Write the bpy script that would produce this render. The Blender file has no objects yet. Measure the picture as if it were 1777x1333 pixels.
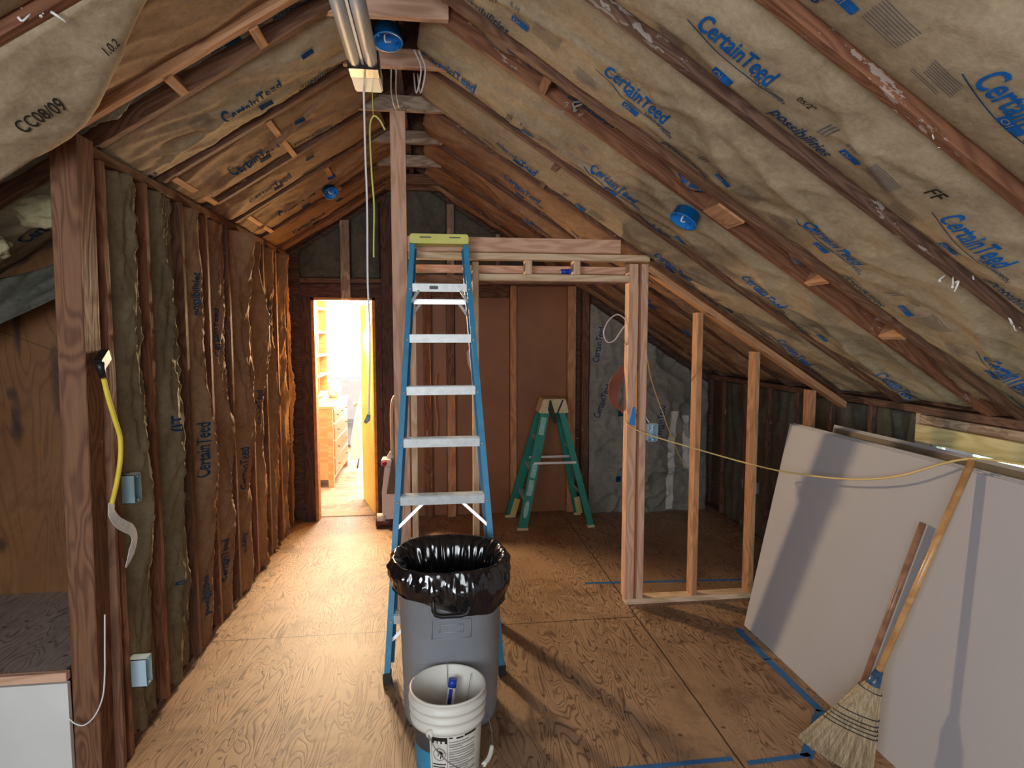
import bpy, bmesh, math, random
from mathutils import Vector, Matrix, noise
random.seed(7)
SC = bpy.context.scene
COL = SC.collection
R = math.radians

# ------------------------------------------------------------------ camera, world, lights, exposure
cam_d = bpy.data.cameras.new('camera'); cam = bpy.data.objects.new('camera', cam_d); COL.objects.link(cam)
cam_d.sensor_width = 36.0; cam_d.lens = 1080.0 / 1777.0 * 36.0; cam_d.clip_start = 0.05
cam.location = (0, 0, 1.85); cam.rotation_euler = (R(90 - 4.685), 0, R(-7.18))
SC.camera = cam

w = bpy.data.worlds.new('world'); SC.world = w; w.use_nodes = True
w.node_tree.nodes['Background'].inputs[0].default_value = (0.80, 0.90, 1.0, 1)
w.node_tree.nodes['Background'].inputs[1].default_value = 0.36

def area(name, loc, rot, sx, sy, power, col, spread=180):
    d = bpy.data.lights.new(name, 'AREA'); d.shape = 'RECTANGLE'; d.size = sx; d.size_y = sy
    d.energy = power; d.color = col; d.spread = R(spread)
    o = bpy.data.objects.new(name, d); COL.objects.link(o); o.location = loc; o.rotation_euler = rot
    return o
def point(name, loc, power, col, rad):
    d = bpy.data.lights.new(name, 'POINT'); d.energy = power; d.color = col; d.shadow_soft_size = rad
    o = bpy.data.objects.new(name, d); COL.objects.link(o); o.location = loc
    return o
# assumed daylight behind the camera, added far room lights, far room window, low side window
def spot(name, loc, to, power, col, rad, ang, blend=0.6):
    d = bpy.data.lights.new(name, 'SPOT'); d.energy = power; d.color = col; d.shadow_soft_size = rad; d.spot_size = R(ang); d.spot_blend = blend
    o = bpy.data.objects.new(name, d); COL.objects.link(o); o.location = loc
    o.rotation_euler = (Vector(to) - Vector(loc)).to_track_quat('-Z', 'Y').to_euler(); return o
area('assumed_rear_daylight', (-0.2, -1.6, 1.95), (R(80), 0, 0), 2.2, 1.2, 57, (0.92, 0.97, 1.0))  # daylight assumed from behind the camera
area('left_rear_fill', (-1.7, -1.2, 1.7), (R(84), 0, R(-48)), 1.2, 1.2, 76, (0.86, 0.93, 1.0))  # unseen area light added behind left to brighten the right side, no window built
spot('assumed_doorway_spot', (-1.05, 6.55, 2.08), (1.4, 3.6, 0.6), 420, (1.0, 0.72, 0.42), 0.09, 120)  # warm source assumed past the door, spot aimed through it; no lamp modelled
spot('left_wall_glow_spot', (-0.72, 6.85, 1.78), (-0.95, 4.0, 0.9), 560, (1.0, 0.66, 0.30), 0.12, 110)  # added spot, only for the warm glow along the left wall
point('far_room_fill', (-0.95, 8.0, 2.3), 200, (1.0, 0.76, 0.48), 0.15)  # unseen point light added to brighten far room and doorway floor; no fixture
area('far_room_window', (-0.9, 10.9, 1.5), (R(-90), 0, 0), 1.6, 1.6, 300, (1.0, 0.95, 0.86))
area('side_window_daylight', (3.15, 2.3, 0.95), (0, R(105), 0), 0.9, 2.0, 26, (0.80, 1.0, 0.80))
SC.view_settings.view_transform = 'Standard'; SC.view_settings.look = 'None'
SC.view_settings.gamma = 1.0; SC.view_settings.exposure = 0.0; SC.view_settings.use_curve_mapping = False

# ------------------------------------------------------------------ materials
def N(t, kind, **kw):
    n = t.nodes.new(kind)
    for k, v in kw.items(): setattr(n, k, v)
    return n
def new_mat(name, rough=0.7):
    m = bpy.data.materials.new(name); m.use_nodes = True
    b = m.node_tree.nodes['Principled BSDF']; b.inputs['Roughness'].default_value = rough
    return m, m.node_tree, b
def ramp(t, fac, stops):
    r = N(t, 'ShaderNodeValToRGB'); e = r.color_ramp.elements
    e[0].position, e[0].color = stops[0][0], (*stops[0][1], 1)
    e[1].position, e[1].color = stops[-1][0], (*stops[-1][1], 1)
    for p, c in stops[1:-1]:
        x = e.new(p); x.color = (*c, 1)
    t.links.new(fac, r.inputs[0]); return r.outputs[0]
def mix(t, fac, a, b, mode='MIX'):
    m = N(t, 'ShaderNodeMix', data_type='RGBA', blend_type=mode)
    for i, v in ((0, fac), (6, a), (7, b)):
        if hasattr(v, 'is_linked') or hasattr(v, 'links'): t.links.new(v, m.inputs[i])
        elif i == 0: m.inputs[0].default_value = v
        else: m.inputs[i].default_value = (*v, 1)
    return m.outputs[2]
def math_(t, op, a, b=None, c=None):
    m = N(t, 'ShaderNodeMath', operation=op)
    for i, v in enumerate((a, b, c)):
        if v is None: continue
        if isinstance(v, (int, float)): m.inputs[i].default_value = v
        else: t.links.new(v, m.inputs[i])
    return m.outputs[0]
def coords(t, scale, rnd=True):
    tc = N(t, 'ShaderNodeTexCoord'); mp = N(t, 'ShaderNodeMapping'); mp.inputs['Scale'].default_value = scale
    src = tc.outputs['Object']
    if rnd:
        oi = N(t, 'ShaderNodeObjectInfo'); va = N(t, 'ShaderNodeVectorMath', operation='ADD')
        mu = math_(t, 'MULTIPLY', oi.outputs['Random'], 37.0)
        t.links.new(src, va.inputs[0]); t.links.new(mu, va.inputs[1]); src = va.outputs[0]
    t.links.new(src, mp.inputs['Vector']); return mp.outputs[0]
def noise_(t, vec, scale, detail=4, rough=0.55, dist=0.0):
    n = N(t, 'ShaderNodeTexNoise'); n.inputs['Scale'].default_value = scale; n.inputs['Detail'].default_value = detail
    n.inputs['Roughness'].default_value = rough; n.inputs['Distortion'].default_value = dist
    t.links.new(vec, n.inputs['Vector']); return n.outputs['Fac']
def bump(t, b, h, strength, dist=0.01):
    n = N(t, 'ShaderNodeBump'); n.inputs['Strength'].default_value = strength; n.inputs['Distance'].default_value = dist
    t.links.new(h, n.inputs['Height']); t.links.new(n.outputs[0], b.inputs['Normal'])
def plain(name, col, rough=0.6, metal=0.0, var=0.12, scale=8, spec=0.4, bmp=0.0):
    m, t, b = new_mat(name, rough); b.inputs['Metallic'].default_value = metal; b.inputs['Specular IOR Level'].default_value = spec
    n = noise_(t, coords(t, (1, 1, 1)), scale, 5, 0.6)
    d = tuple(c * (1 - var) for c in col); l = tuple(min(1, c * (1 + var)) for c in col)
    t.links.new(ramp(t, n, [(0.3, d), (0.7, l)]), b.inputs['Base Color'])
    if bmp: bump(t, b, n, bmp)
    return m
def wood(name, dark, light, rough=0.75, rings=26, stain=None, spec=0.3, white=0.0, knots=0.55):
    """lumber, grain along local X"""
    m, t, b = new_mat(name, rough); b.inputs['Specular IOR Level'].default_value = spec
    v = coords(t, (0.9, 6, 6)); n = noise_(t, v, 1.6, 2, 0.5, 0.3)
    g = math_(t, 'SINE', math_(t, 'MULTIPLY', n, rings * 3.0)); g = math_(t, 'MULTIPLY_ADD', g, 0.5, 0.5)
    f = noise_(t, coords(t, (3, 60, 60)), 2.0, 3, 0.6)
    fac = math_(t, 'MULTIPLY_ADD', g, 0.45, math_(t, 'MULTIPLY', f, 0.55))
    col = ramp(t, fac, [(0.15, dark), (0.55, tuple((a * .4 + c * .6) for a, c in zip(dark, light))), (0.9, light)])
    vo = N(t, 'ShaderNodeTexVoronoi'); vo.inputs['Scale'].default_value = 1.0
    t.links.new(coords(t, (1.7, 6, 6)), vo.inputs['Vector'])
    kf = math_(t, 'MULTIPLY', math_(t, 'LESS_THAN', math_(t, 'MULTIPLY_ADD', f, 0.04, vo.outputs['Distance']), 0.10), knots)
    col = mix(t, kf, col, tuple(c * 0.45 for c in dark))
    big = noise_(t, coords(t, (1, 2, 2)), 2.2, 4, 0.6)
    if stain: col = mix(t, math_(t, 'MULTIPLY', math_(t, 'GREATER_THAN', big, 0.54), 0.5), col, stain)
    if white:
        wn = noise_(t, coords(t, (14, 40, 40)), 1.0, 4, 0.65); wn2 = noise_(t, coords(t, (3, 9, 9)), 1.0, 2)
        wf = math_(t, 'MULTIPLY', math_(t, 'GREATER_THAN', math_(t, 'MULTIPLY', wn, wn2), 0.43 - 0.03 * white), 0.45)
        col = mix(t, wf, col, (0.55, 0.50, 0.45))
    t.links.new(col, b.inputs['Base Color']); bump(t, b, fac, 0.25, 0.004)
    return m
def kraft(name, dark, light, bmp=0.35):
    m, t, b = new_mat(name, 0.8); b.inputs['Specular IOR Level'].default_value = 0.18
    v = coords(t, (1, 1, 1)); big = noise_(t, v, 3.0, 4, 0.6); fine = noise_(t, v, 55, 5, 0.75); mid = noise_(t, v, 14, 4, 0.7, 0.8)
    fac = math_(t, 'MULTIPLY_ADD', big, 0.5, math_(t, 'MULTIPLY_ADD', fine, 0.35, math_(t, 'MULTIPLY', mid, 0.35)))
    t.links.new(ramp(t, fac, [(0.42, dark), (0.60, tuple((a + c) / 2 for a, c in zip(dark, light))), (0.78, light)]), b.inputs['Base Color'])
    bump(t, b, mid, bmp, 0.006)
    return m
def ply(name, dark, mid_, light, ax='y', seams=True):
    """rotary cut plywood: wandering contour lines of grain, dark nail heads, panel seams"""
    m, t, b = new_mat(name, 0.55); b.inputs['Specular IOR Level'].default_value = 0.45
    sc = {'y': (5.2, 1.0, 1), 'z': (3.0, 3.0, 0.5)}[ax]
    v = coords(t, sc, False); n = noise_(t, v, 1.5, 2.2, 0.5, 0.8)
    g = math_(t, 'SINE', math_(t, 'MULTIPLY', n, 118.0 if ax == 'y' else 90.0)); g = math_(t, 'MULTIPLY_ADD', g, 0.5, 0.5); g = math_(t, 'POWER', g, 4.5)
    big = noise_(t, coords(t, (1, .6, 1), False), 1.3, 5, 0.62)
    where = noise_(t, coords(t, (1.2, .8, 1.2), False), 1.6, 3, 0.5)
    gs = math_(t, 'MULTIPLY', g, ramp_val(t, where, 0.30, 0.50))
    base = ramp(t, big, [(0.32, mid_), (0.66, light)])
    col = mix(t, math_(t, 'MULTIPLY', gs, 0.88 if ax == 'y' else 0.4), base, dark)
    f = noise_(t, coords(t, (90, 14, 90) if ax == 'y' else (90, 90, 14), False), 1.0, 3, 0.6)
    col = mix(t, math_(t, 'MULTIPLY', f, 0.35), col, dark)
    dirt = noise_(t, coords(t, (1, 1, 1), False), 2.1, 6, 0.72, 0.6)
    col = mix(t, math_(t, 'MULTIPLY', ramp_val(t, dirt, 0.50, 0.68), 0.55), col, tuple(c * 0.55 for c in dark))
    vo = N(t, 'ShaderNodeTexVoronoi'); vo.voronoi_dimensions = '2D'; vo.inputs['Scale'].default_value = 1.0
    t.links.new(coords(t, (4.6, 4.6, 4.6), False), vo.inputs['Vector'])
    hole = math_(t, 'LESS_THAN', math_(t, 'MULTIPLY_ADD', f, 0.07, vo.outputs['Distance']), 0.082)
    col = mix(t, math_(t, 'MULTIPLY', hole, 0.7), col, (0.05, 0.03, 0.02))
    if seams:
        tc = N(t, 'ShaderNodeTexCoord'); sx = N(t, 'ShaderNodeSeparateXYZ'); t.links.new(tc.outputs['Object'], sx.inputs[0])
        x, y = sx.outputs[0], sx.outputs[1]
        wob = math_(t, 'MULTIPLY_ADD', noise_(t, coords(t, (1, 1, 1), False), 5, 2), 0.012, -0.006)
        sxm = math_(t, 'LESS_THAN', math_(t, 'ABSOLUTE', math_(t, 'ADD', wob, math_(t, 'SUBTRACT', math_(t, 'MODULO', math_(t, 'ADD', x, 11.39), 1.30), 0.65 + 0.0))), 0.0030)
        sxm = math_(t, 'LESS_THAN', math_(t, 'ABSOLUTE', math_(t, 'ADD', wob, math_(t, 'SUBTRACT', x, 1.30))), 0.0045)
        sx2 = math_(t, 'LESS_THAN', math_(t, 'ABSOLUTE', math_(t, 'ADD', wob, math_(t, 'ADD', x, -0.02))), 0.0015)
        sy = math_(t, 'LESS_THAN', math_(t, 'ABSOLUTE', math_(t, 'ADD', wob, math_(t, 'SUBTRACT', y, 3.80))), 0.0045)
        sy = math_(t, 'MULTIPLY', sy, math_(t, 'LESS_THAN', x, 1.3))
        s = math_(t, 'MAXIMUM', math_(t, 'MAXIMUM', sxm, sy), sx2)
        col = mix(t, math_(t, 'MULTIPLY', s, 0.88), col, (0.02, 0.012, 0.008))
    t.links.new(col, b.inputs['Base Color'])
    h = math_(t, 'SUBTRACT', 1.0, gs); bump(t, b, h, 0.18, 0.003)
    return m
def ramp_val(t, fac, a, b_):
    mr = N(t, 'ShaderNodeMapRange'); mr.inputs['From Min'].default_value = a; mr.inputs['From Max'].default_value = b_
    t.links.new(fac, mr.inputs['Value']); return mr.outputs[0]
def emit(name, col, s):
    m, t, b = new_mat(name); b.inputs['Emission Color'].default_value = (*col, 1); b.inputs['Emission Strength'].default_value = s
    b.inputs['Base Color'].default_value = (*col, 1); return m

M = {
 'rafter': wood('rafter_wood', (0.10, 0.045, 0.025), (0.23, 0.115, 0.065), stain=(0.12, 0.06, 0.04), white=0.7),
 'rafter_red': wood('reddish_rafter_wood', (0.13, 0.048, 0.024), (0.27, 0.115, 0.058), white=1.0),
 'rafter_dark': wood('dark_rafter_wood', (0.075, 0.038, 0.026), (0.19, 0.10, 0.065), white=1.0),
 'post': wood('old_post_wood', (0.10, 0.042, 0.022), (0.235, 0.11, 0.056), white=0.2, rough=0.65),
 'fir': wood('new_fir', (0.50, 0.27, 0.17), (0.74, 0.47, 0.33), rings=16, knots=0.35),
 'pine': wood('pale_pine', (0.52, 0.34, 0.20), (0.78, 0.58, 0.40), rings=14, knots=0.5),
 'stud': wood('orange_stud_wood', (0.36, 0.17, 0.08), (0.60, 0.32, 0.17), rings=18),
 'old': wood('dark_stained_wood', (0.04, 0.02, 0.016), (0.12, 0.06, 0.045), knots=0.3),
 'weathered': wood('weathered_pine', (0.26, 0.18, 0.12), (0.52, 0.40, 0.30), stain=(0.14, 0.08, 0.06)),
 'yellowpine': wood('yellowish_pine', (0.52, 0.40, 0.18), (0.72, 0.60, 0.34), rings=14),
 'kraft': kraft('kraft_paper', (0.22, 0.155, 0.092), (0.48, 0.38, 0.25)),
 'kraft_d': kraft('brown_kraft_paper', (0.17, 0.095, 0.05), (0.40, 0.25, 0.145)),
 'kraft_g': kraft('shade_darkened_kraft', (0.045, 0.043, 0.034), (0.135, 0.128, 0.10)),  # kraft paper with the shade of the gable put into its colour
 'kraft_o': kraft('olive_paper', (0.12, 0.095, 0.055), (0.28, 0.225, 0.14)),
 'kraft_w': kraft('grey_paper', (0.15, 0.145, 0.125), (0.36, 0.345, 0.31)),
 'wool': kraft('fiberglass_wool', (0.30, 0.24, 0.12), (0.62, 0.55, 0.34), 1.0),
 'ply': ply('plywood_floor', (0.11, 0.055, 0.03), (0.31, 0.185, 0.105), (0.47, 0.31, 0.185)),
 'plywall': ply('plywood_wall', (0.07, 0.024, 0.007), (0.185, 0.072, 0.020), (0.28, 0.125, 0.038), 'z', False),
 'plyshelf': ply('worn_plywood', (0.17, 0.13, 0.11), (0.33, 0.26, 0.22), (0.48, 0.40, 0.34), 'y', False),
 'hardboard': plain('brown_hardboard', (0.29, 0.125, 0.055), 0.5, var=0.16, scale=2.2),
 'blue_ink': plain('blue_ink', (0.015, 0.11, 0.36), 0.9, var=0.25, scale=30, spec=0.03),
 'navy_ink': plain('navy_ink', (0.02, 0.06, 0.13), 0.9, var=0.3, scale=30, spec=0.03),
 'grey_ink': plain('grey_ink', (0.13, 0.115, 0.13), 0.9, var=0.2, scale=30, spec=0.03),
 'black_ink': plain('black_ink', (0.03, 0.025, 0.02), 0.9, spec=0.03),
 'drywall': plain('drywall_paper', (0.40, 0.39, 0.41), 0.6, var=0.02, scale=1.5, spec=0.25),
 'gypsum': plain('gypsum_edge', (0.45, 0.42, 0.38), 0.8),
 'drydark': plain('shade_browned_drywall', (0.20, 0.16, 0.12), 0.7),  # drywall paper, the shade behind the near stack painted into the colour
 'white': plain('white_paint', (0.78, 0.78, 0.76), 0.55, var=0.03),
 'whitepanel': plain('white_panel', (0.70, 0.70, 0.68), 0.45, var=0.05, scale=3),
 'alum': plain('brushed_aluminium', (0.72, 0.73, 0.74), 0.36, 0.75, var=0.05, scale=20),
 'alum_lite': plain('worn_aluminium', (0.68, 0.70, 0.70), 0.45, 0.35, var=0.12, scale=25),
 'blue': plain('blue_fiberglass', (0.045, 0.27, 0.48), 0.42, var=0.12, scale=12),
 'blue_in': plain('dark_blue_fiberglass', (0.03, 0.16, 0.32), 0.5),
 'yellowplastic': plain('yellow_plastic', (0.72, 0.70, 0.18), 0.5, var=0.06),
 'green': plain('green_fiberglass', (0.012, 0.22, 0.17), 0.42, var=0.12),
 'cream': plain('cream_plastic', (0.60, 0.52, 0.32), 0.55, var=0.2, scale=30),
 'boot': plain('yellow_metal', (0.55, 0.47, 0.18), 0.5),
 'sticker': plain('pale_green_sticker', (0.28, 0.52, 0.50), 0.5, var=0.25, scale=60),
 'bag': plain('black_plastic_film', (0.006, 0.006, 0.008), 0.12, var=0.2, spec=1.0),
 'can': plain('grey_plastic', (0.30, 0.32, 0.35), 0.5, var=0.05),
 'black': plain('black_plastic', (0.012, 0.012, 0.013), 0.4),
 'bucket': plain('white_plastic', (0.72, 0.70, 0.63), 0.4, var=0.05, scale=5),
 'lblue': plain('light_blue_label', (0.04, 0.28, 0.46), 0.4),
 'dgrey': plain('dark_grey_label', (0.07, 0.07, 0.075), 0.4),
 'capblue': plain('bright_blue_plastic', (0.02, 0.05, 0.42), 0.4),
 'boxblue': plain('box_blue_plastic', (0.008, 0.19, 0.58), 0.42, var=0.08),
 'boxgrey': plain('grey_blue_plastic', (0.20, 0.30, 0.33), 0.5),
 'boxpale': plain('pale_blue_plastic', (0.45, 0.62, 0.72), 0.45),
 'yellowcord': plain('yellow_cord', (0.78, 0.62, 0.06), 0.5),
 'paleyellow': plain('pale_yellow_cord', (0.72, 0.52, 0.20), 0.5),
 'limewire': plain('lime_wire', (0.55, 0.58, 0.14), 0.5),
 'whitecord': plain('white_cable', (0.78, 0.78, 0.80), 0.5, var=0.03),
 'redcord': plain('red_cord', (0.22, 0.055, 0.03), 0.55),
 'copperwire': plain('orange_wire', (0.62, 0.28, 0.12), 0.5),
 'wire': plain('steel_wire', (0.25, 0.25, 0.25), 0.4, 0.6),
 'tape': plain('blue_tape', (0.025, 0.13, 0.33), 0.6, var=0.15, scale=20),
 'tapelight': plain('bright_blue_tape', (0.03, 0.22, 0.62), 0.6),
 'tag': plain('white_tag', (0.72, 0.76, 0.78), 0.5, var=0.15, scale=40),
 'straw': None, 'handle': wood('varnished_handle', (0.42, 0.20, 0.07), (0.66, 0.37, 0.15), rough=0.28, rings=6, spec=0.6, knots=0),
 'handle_d': wood('reddish_handle', (0.22, 0.10, 0.055), (0.42, 0.22, 0.13), rough=0.35, rings=6, spec=0.5, knots=0),
 'ferrule': plain('dark_blue_wrap', (0.04, 0.09, 0.16), 0.25, var=0.4, scale=60),
 'stitch': plain('dark_stitching', (0.015, 0.018, 0.03), 0.7),
 'fixture': plain('clear_ribbed_plastic', (0.55, 0.56, 0.62), 0.5, 0.0, var=0.1, spec=0.15),
 'tube': plain('frosted_tube', (0.46, 0.49, 0.58), 0.5, var=0.03, spec=0.12),
 'dresser': wood('honey_pine', (0.48, 0.22, 0.09), (0.70, 0.37, 0.17), rings=8, rough=0.45, knots=0.3),
 'dresserfront': wood('brown_pine', (0.30, 0.13, 0.07), (0.44, 0.21, 0.11), rings=8, rough=0.4, knots=0.2),
 'door': plain('yellow_painted_door', (0.80, 0.52, 0.10), 0.45, var=0.05),
 'trim': wood('orange_trim', (0.45, 0.18, 0.06), (0.62, 0.28, 0.11), rings=8, knots=0),
 'bedblue': plain('grey_blue_fabric', (0.20, 0.24, 0.32), 0.8),
 'cloth': plain('pale_cloth', (0.70, 0.68, 0.64), 0.8, var=0.1),
 'red': plain('red_plastic', (0.45, 0.03, 0.05), 0.35),
 'maroon': plain('maroon_plastic', (0.10, 0.03, 0.03), 0.4),
 'offwhite': plain('off_white_plastic', (0.62, 0.55, 0.53), 0.4, var=0.05),
 'tan': plain('tan_plastic', (0.55, 0.40, 0.28), 0.4),
 'smoke': plain('smoky_brown_plastic', (0.12, 0.075, 0.05), 0.25),
 'windowlight': emit('bright_sky_outside', (1.0, 0.97, 0.9), 14.0),
 'gardenlight': emit('overcast_sky_outside', (0.82, 1.0, 0.84), 3.0),
 'glass': plain('window_glass', (0.8, 0.85, 0.85), 0.05),
}
def straw():
    m, t, b = new_mat('broom_corn', 0.65)
    n = noise_(t, coords(t, (160, 160, 6), False), 1.0, 3, 0.7)
    t.links.new(ramp(t, n, [(0.25, (0.20, 0.13, 0.07)), (0.55, (0.42, 0.31, 0.18)), (0.8, (0.58, 0.46, 0.30))]), b.inputs['Base Color'])
    bump(t, b, n, 0.8, 0.004); return m
M['straw'] = straw()
def add_knots(m, knots, dark):
    t = m.node_tree; b = t.nodes['Principled BSDF']; col = b.inputs['Base Color'].links[0].from_socket
    tc = N(t, 'ShaderNodeTexCoord'); sx = N(t, 'ShaderNodeSeparateXYZ'); t.links.new(tc.outputs['Object'], sx.inputs[0]); x, z = sx.outputs[0], sx.outputs[2]
    nz = noise_(t, coords(t, (1, 1, 1), False), 9, 3)
    for kx, kz, a, h in knots:
        dx = math_(t, 'DIVIDE', math_(t, 'SUBTRACT', x, kx), a); dz = math_(t, 'DIVIDE', math_(t, 'SUBTRACT', z, kz), h)
        d = math_(t, 'ADD', math_(t, 'POWER', math_(t, 'ABSOLUTE', dx), 2.0), math_(t, 'POWER', math_(t, 'ABSOLUTE', dz), 2.0))
        d = math_(t, 'ADD', d, math_(t, 'MULTIPLY', nz, 0.9))
        mr = N(t, 'ShaderNodeMapRange'); mr.inputs['From Min'].default_value = 0.5; mr.inputs['From Max'].default_value = 1.4; mr.inputs['To Min'].default_value = 0.8; mr.inputs['To Max'].default_value = 0.0
        t.links.new(d, mr.inputs['Value']); col = mix(t, mr.outputs[0], col, dark)
    ln = math_(t, 'ABSOLUTE', math_(t, 'ADD', math_(t, 'SUBTRACT', z, KZ), math_(t, 'MULTIPLY', math_(t, 'SUBTRACT', x, KX), 0.40)))
    col = mix(t, math_(t, 'MULTIPLY', math_(t, 'LESS_THAN', ln, 0.0025), 0.7), col, (0.03, 0.015, 0.01))
    t.links.new(col, b.inputs['Base Color'])
OX, OZ = -0.3, 0.2          # origin of the alcove sheet
KX, KZ = -2.138 - OX, 1.859 - OZ
add_knots(M['plywall'], [(-2.06 - OX, 1.96 - OZ, .03, .045), (-2.06 - OX, 1.87 - OZ, .022, .20), (-2.105 - OX, 1.547 - OZ, .03, .04), (-2.09 - OX, 1.36 - OZ, .042, .06), (-2.09 - OX, 1.42 - OZ, .03, .16), (-2.2 - OX, 0.77 - OZ, .035, .05), (-1.88 - OX, 1.60 - OZ, .05, .25)], (0.04, 0.016, 0.008))
gm = M['glass'].node_tree.nodes['Principled BSDF']; gm.inputs['Transmission Weight'].default_value = 1.0

# ------------------------------------------------------------------ mesh helpers
def V(*a): return Vector(a)
def add_box(bm, lo, hi, mi=0):
    vs = [bm.verts.new((x, y, z)) for x in (lo[0], hi[0]) for y in (lo[1], hi[1]) for z in (lo[2], hi[2])]
    fs = []
    for q in ((0, 1, 3, 2), (4, 6, 7, 5), (0, 4, 5, 1), (2, 3, 7, 6), (0, 2, 6, 4), (1, 5, 7, 3)):
        f = bm.faces.new([vs[i] for i in q]); f.material_index = mi; fs.append(f)
    return vs
def add_beam(bm, a, b, w_, h_, up=(0, 0, 1), mi=0):
    a, b = Vector(a), Vector(b); x = (b - a).normalized(); u = Vector(up)
    if abs(x.dot(u.normalized())) > 0.95: u = Vector((0, 1, 0)) if abs(x.y) < 0.9 else Vector((1, 0, 0))
    y = u.cross(x).normalized(); z = x.cross(y)
    mat = Matrix((x, y, z)).transposed(); L = (b - a).length
    vs = add_box(bm, (0, -w_ / 2, -h_ / 2), (L, w_ / 2, h_ / 2), mi)
    for v in vs: v.co = mat @ v.co + a
    return vs
def add_prism(bm, pts, axis, a, b, mi=0):
    def P(p, t): 
        return {'x': (t, p[0], p[1]), 'y': (p[0], t, p[1]), 'z': (p[0], p[1], t)}[axis]
    A = [bm.verts.new(P(p, a)) for p in pts]; B = [bm.verts.new(P(p, b)) for p in pts]
    fs = [bm.faces.new(A), bm.faces.new(B[::-1])]
    for i in range(len(pts)):
        j = (i + 1) % len(pts); fs.append(bm.faces.new((A[i], B[i], B[j], A[j])))
    for f in fs: f.material_index = mi
def smooth_path(pts, n=8):
    pts = [Vector(p) for p in pts]
    if len(pts) < 3: return pts
    out = []; P = [pts[0] * 2 - pts[1]] + pts + [pts[-1] * 2 - pts[-2]]
    for i in range(1, len(P) - 2):
        for k in range(n):
            t = k / n; a, b, c, d = P[i - 1], P[i], P[i + 1], P[i + 2]
            out.append(0.5 * ((2 * b) + (c - a) * t + (2 * a - 5 * b + 4 * c - d) * t * t + (3 * b - a - 3 * c + d) * t ** 3))
    return out + [pts[-1]]
def add_tube(bm, pts, r, seg=8, mi=0, smooth=0, caps=True):
    pts = smooth_path(pts, smooth) if smooth else [Vector(p) for p in pts]
    n = len(pts); rs = r if isinstance(r, (list, tuple)) else [r] * n
    if len(rs) != n: rs = [rs[0] + (rs[-1] - rs[0]) * i / (n - 1) for i in range(n)]
    t0 = (pts[1] - pts[0]).normalized(); u = t0.orthogonal().normalized(); rings = []
    for i, p in enumerate(pts):
        t = (pts[min(i + 1, n - 1)] - pts[max(i - 1, 0)]).normalized()
        u = (u - t * u.dot(t)).normalized(); v = t.cross(u)
        rings.append([bm.verts.new(p + (u * math.cos(2 * math.pi * k / seg) + v * math.sin(2 * math.pi * k / seg)) * rs[i]) for k in range(seg)])
    for a, b in zip(rings, rings[1:]):
        for k in range(seg):
            f = bm.faces.new((a[k], a[(k + 1) % seg], b[(k + 1) % seg], b[k])); f.smooth = True; f.material_index = mi
    if caps:
        bm.faces.new(rings[0][::-1]).material_index = mi; bm.faces.new(rings[-1]).material_index = mi
def add_lathe(bm, prof, c=(0, 0, 0), seg=32, mi=0, axis=None, rfun=None, cap0=False, cap1=False):
    """prof: (radius, height); axis: direction of the height"""
    z = Vector(axis or (0, 0, 1)).normalized(); x = z.orthogonal().normalized() if axis else V(1, 0, 0); y = z.cross(x); c = Vector(c); rings = []
    for r, h in prof:
        ring = []
        for k in range(seg):
            a = 2 * math.pi * k / seg; rr = rfun(a, r, h) if rfun else r
            ring.append(bm.verts.new(c + (x * math.cos(a) + y * math.sin(a)) * rr + z * h))
        rings.append(ring)
    for a, b in zip(rings, rings[1:]):
        for k in range(seg):
            f = bm.faces.new((a[k], a[(k + 1) % seg], b[(k + 1) % seg], b[k])); f.smooth = True; f.material_index = mi
    if cap0: bm.faces.new(rings[0][::-1]).material_index = mi
    if cap1: bm.faces.new(rings[-1]).material_index = mi
def bevel(bm, off=0.003, seg=1):
    bmesh.ops.bevel(bm, geom=bm.edges[:], offset=off, segments=seg, affect='EDGES', clamp_overlap=True)
def root_of(o):
    p = Vector((0, 0, 0))
    while o is not None: p = p + o.location; o = o.parent
    return p
def obj(name, bm, mats, parent=None, origin=None):
    """one mesh object from world-space geometry"""
    if not isinstance(mats, (list, tuple)): mats = [mats]
    me = bpy.data.meshes.new(name); o = bpy.data.objects.new(name, me); COL.objects.link(o)
    if parent is not None: o.parent = parent; base = root_of(parent)
    else:
        if origin is None:
            xs = [v.co for v in bm.verts]
            origin = ((min(p.x for p in xs) + max(p.x for p in xs)) / 2, (min(p.y for p in xs) + max(p.y for p in xs)) / 2, min(p.z for p in xs))
        base = Vector(origin); o.location = base
    bmesh.ops.recalc_face_normals(bm, faces=bm.faces[:])
    bmesh.ops.translate(bm, verts=bm.verts[:], vec=-base)
    bm.to_mesh(me); bm.free()
    for m in mats: me.materials.append(M[m] if isinstance(m, str) else m)
    return o
def tag(o, label, cat, group=None):
    o['label'] = label; o['category'] = cat
    if group: o['group'] = group
    return o
def struct(o): o['kind'] = 'structure'; return o
def thing(name, label, cat, loc, group=None):
    o = bpy.data.objects.new(name, None); COL.objects.link(o); o.location = loc; o.empty_display_size = 0.05
    return tag(o, label, cat, group)
def BM(): return bmesh.new()
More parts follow.
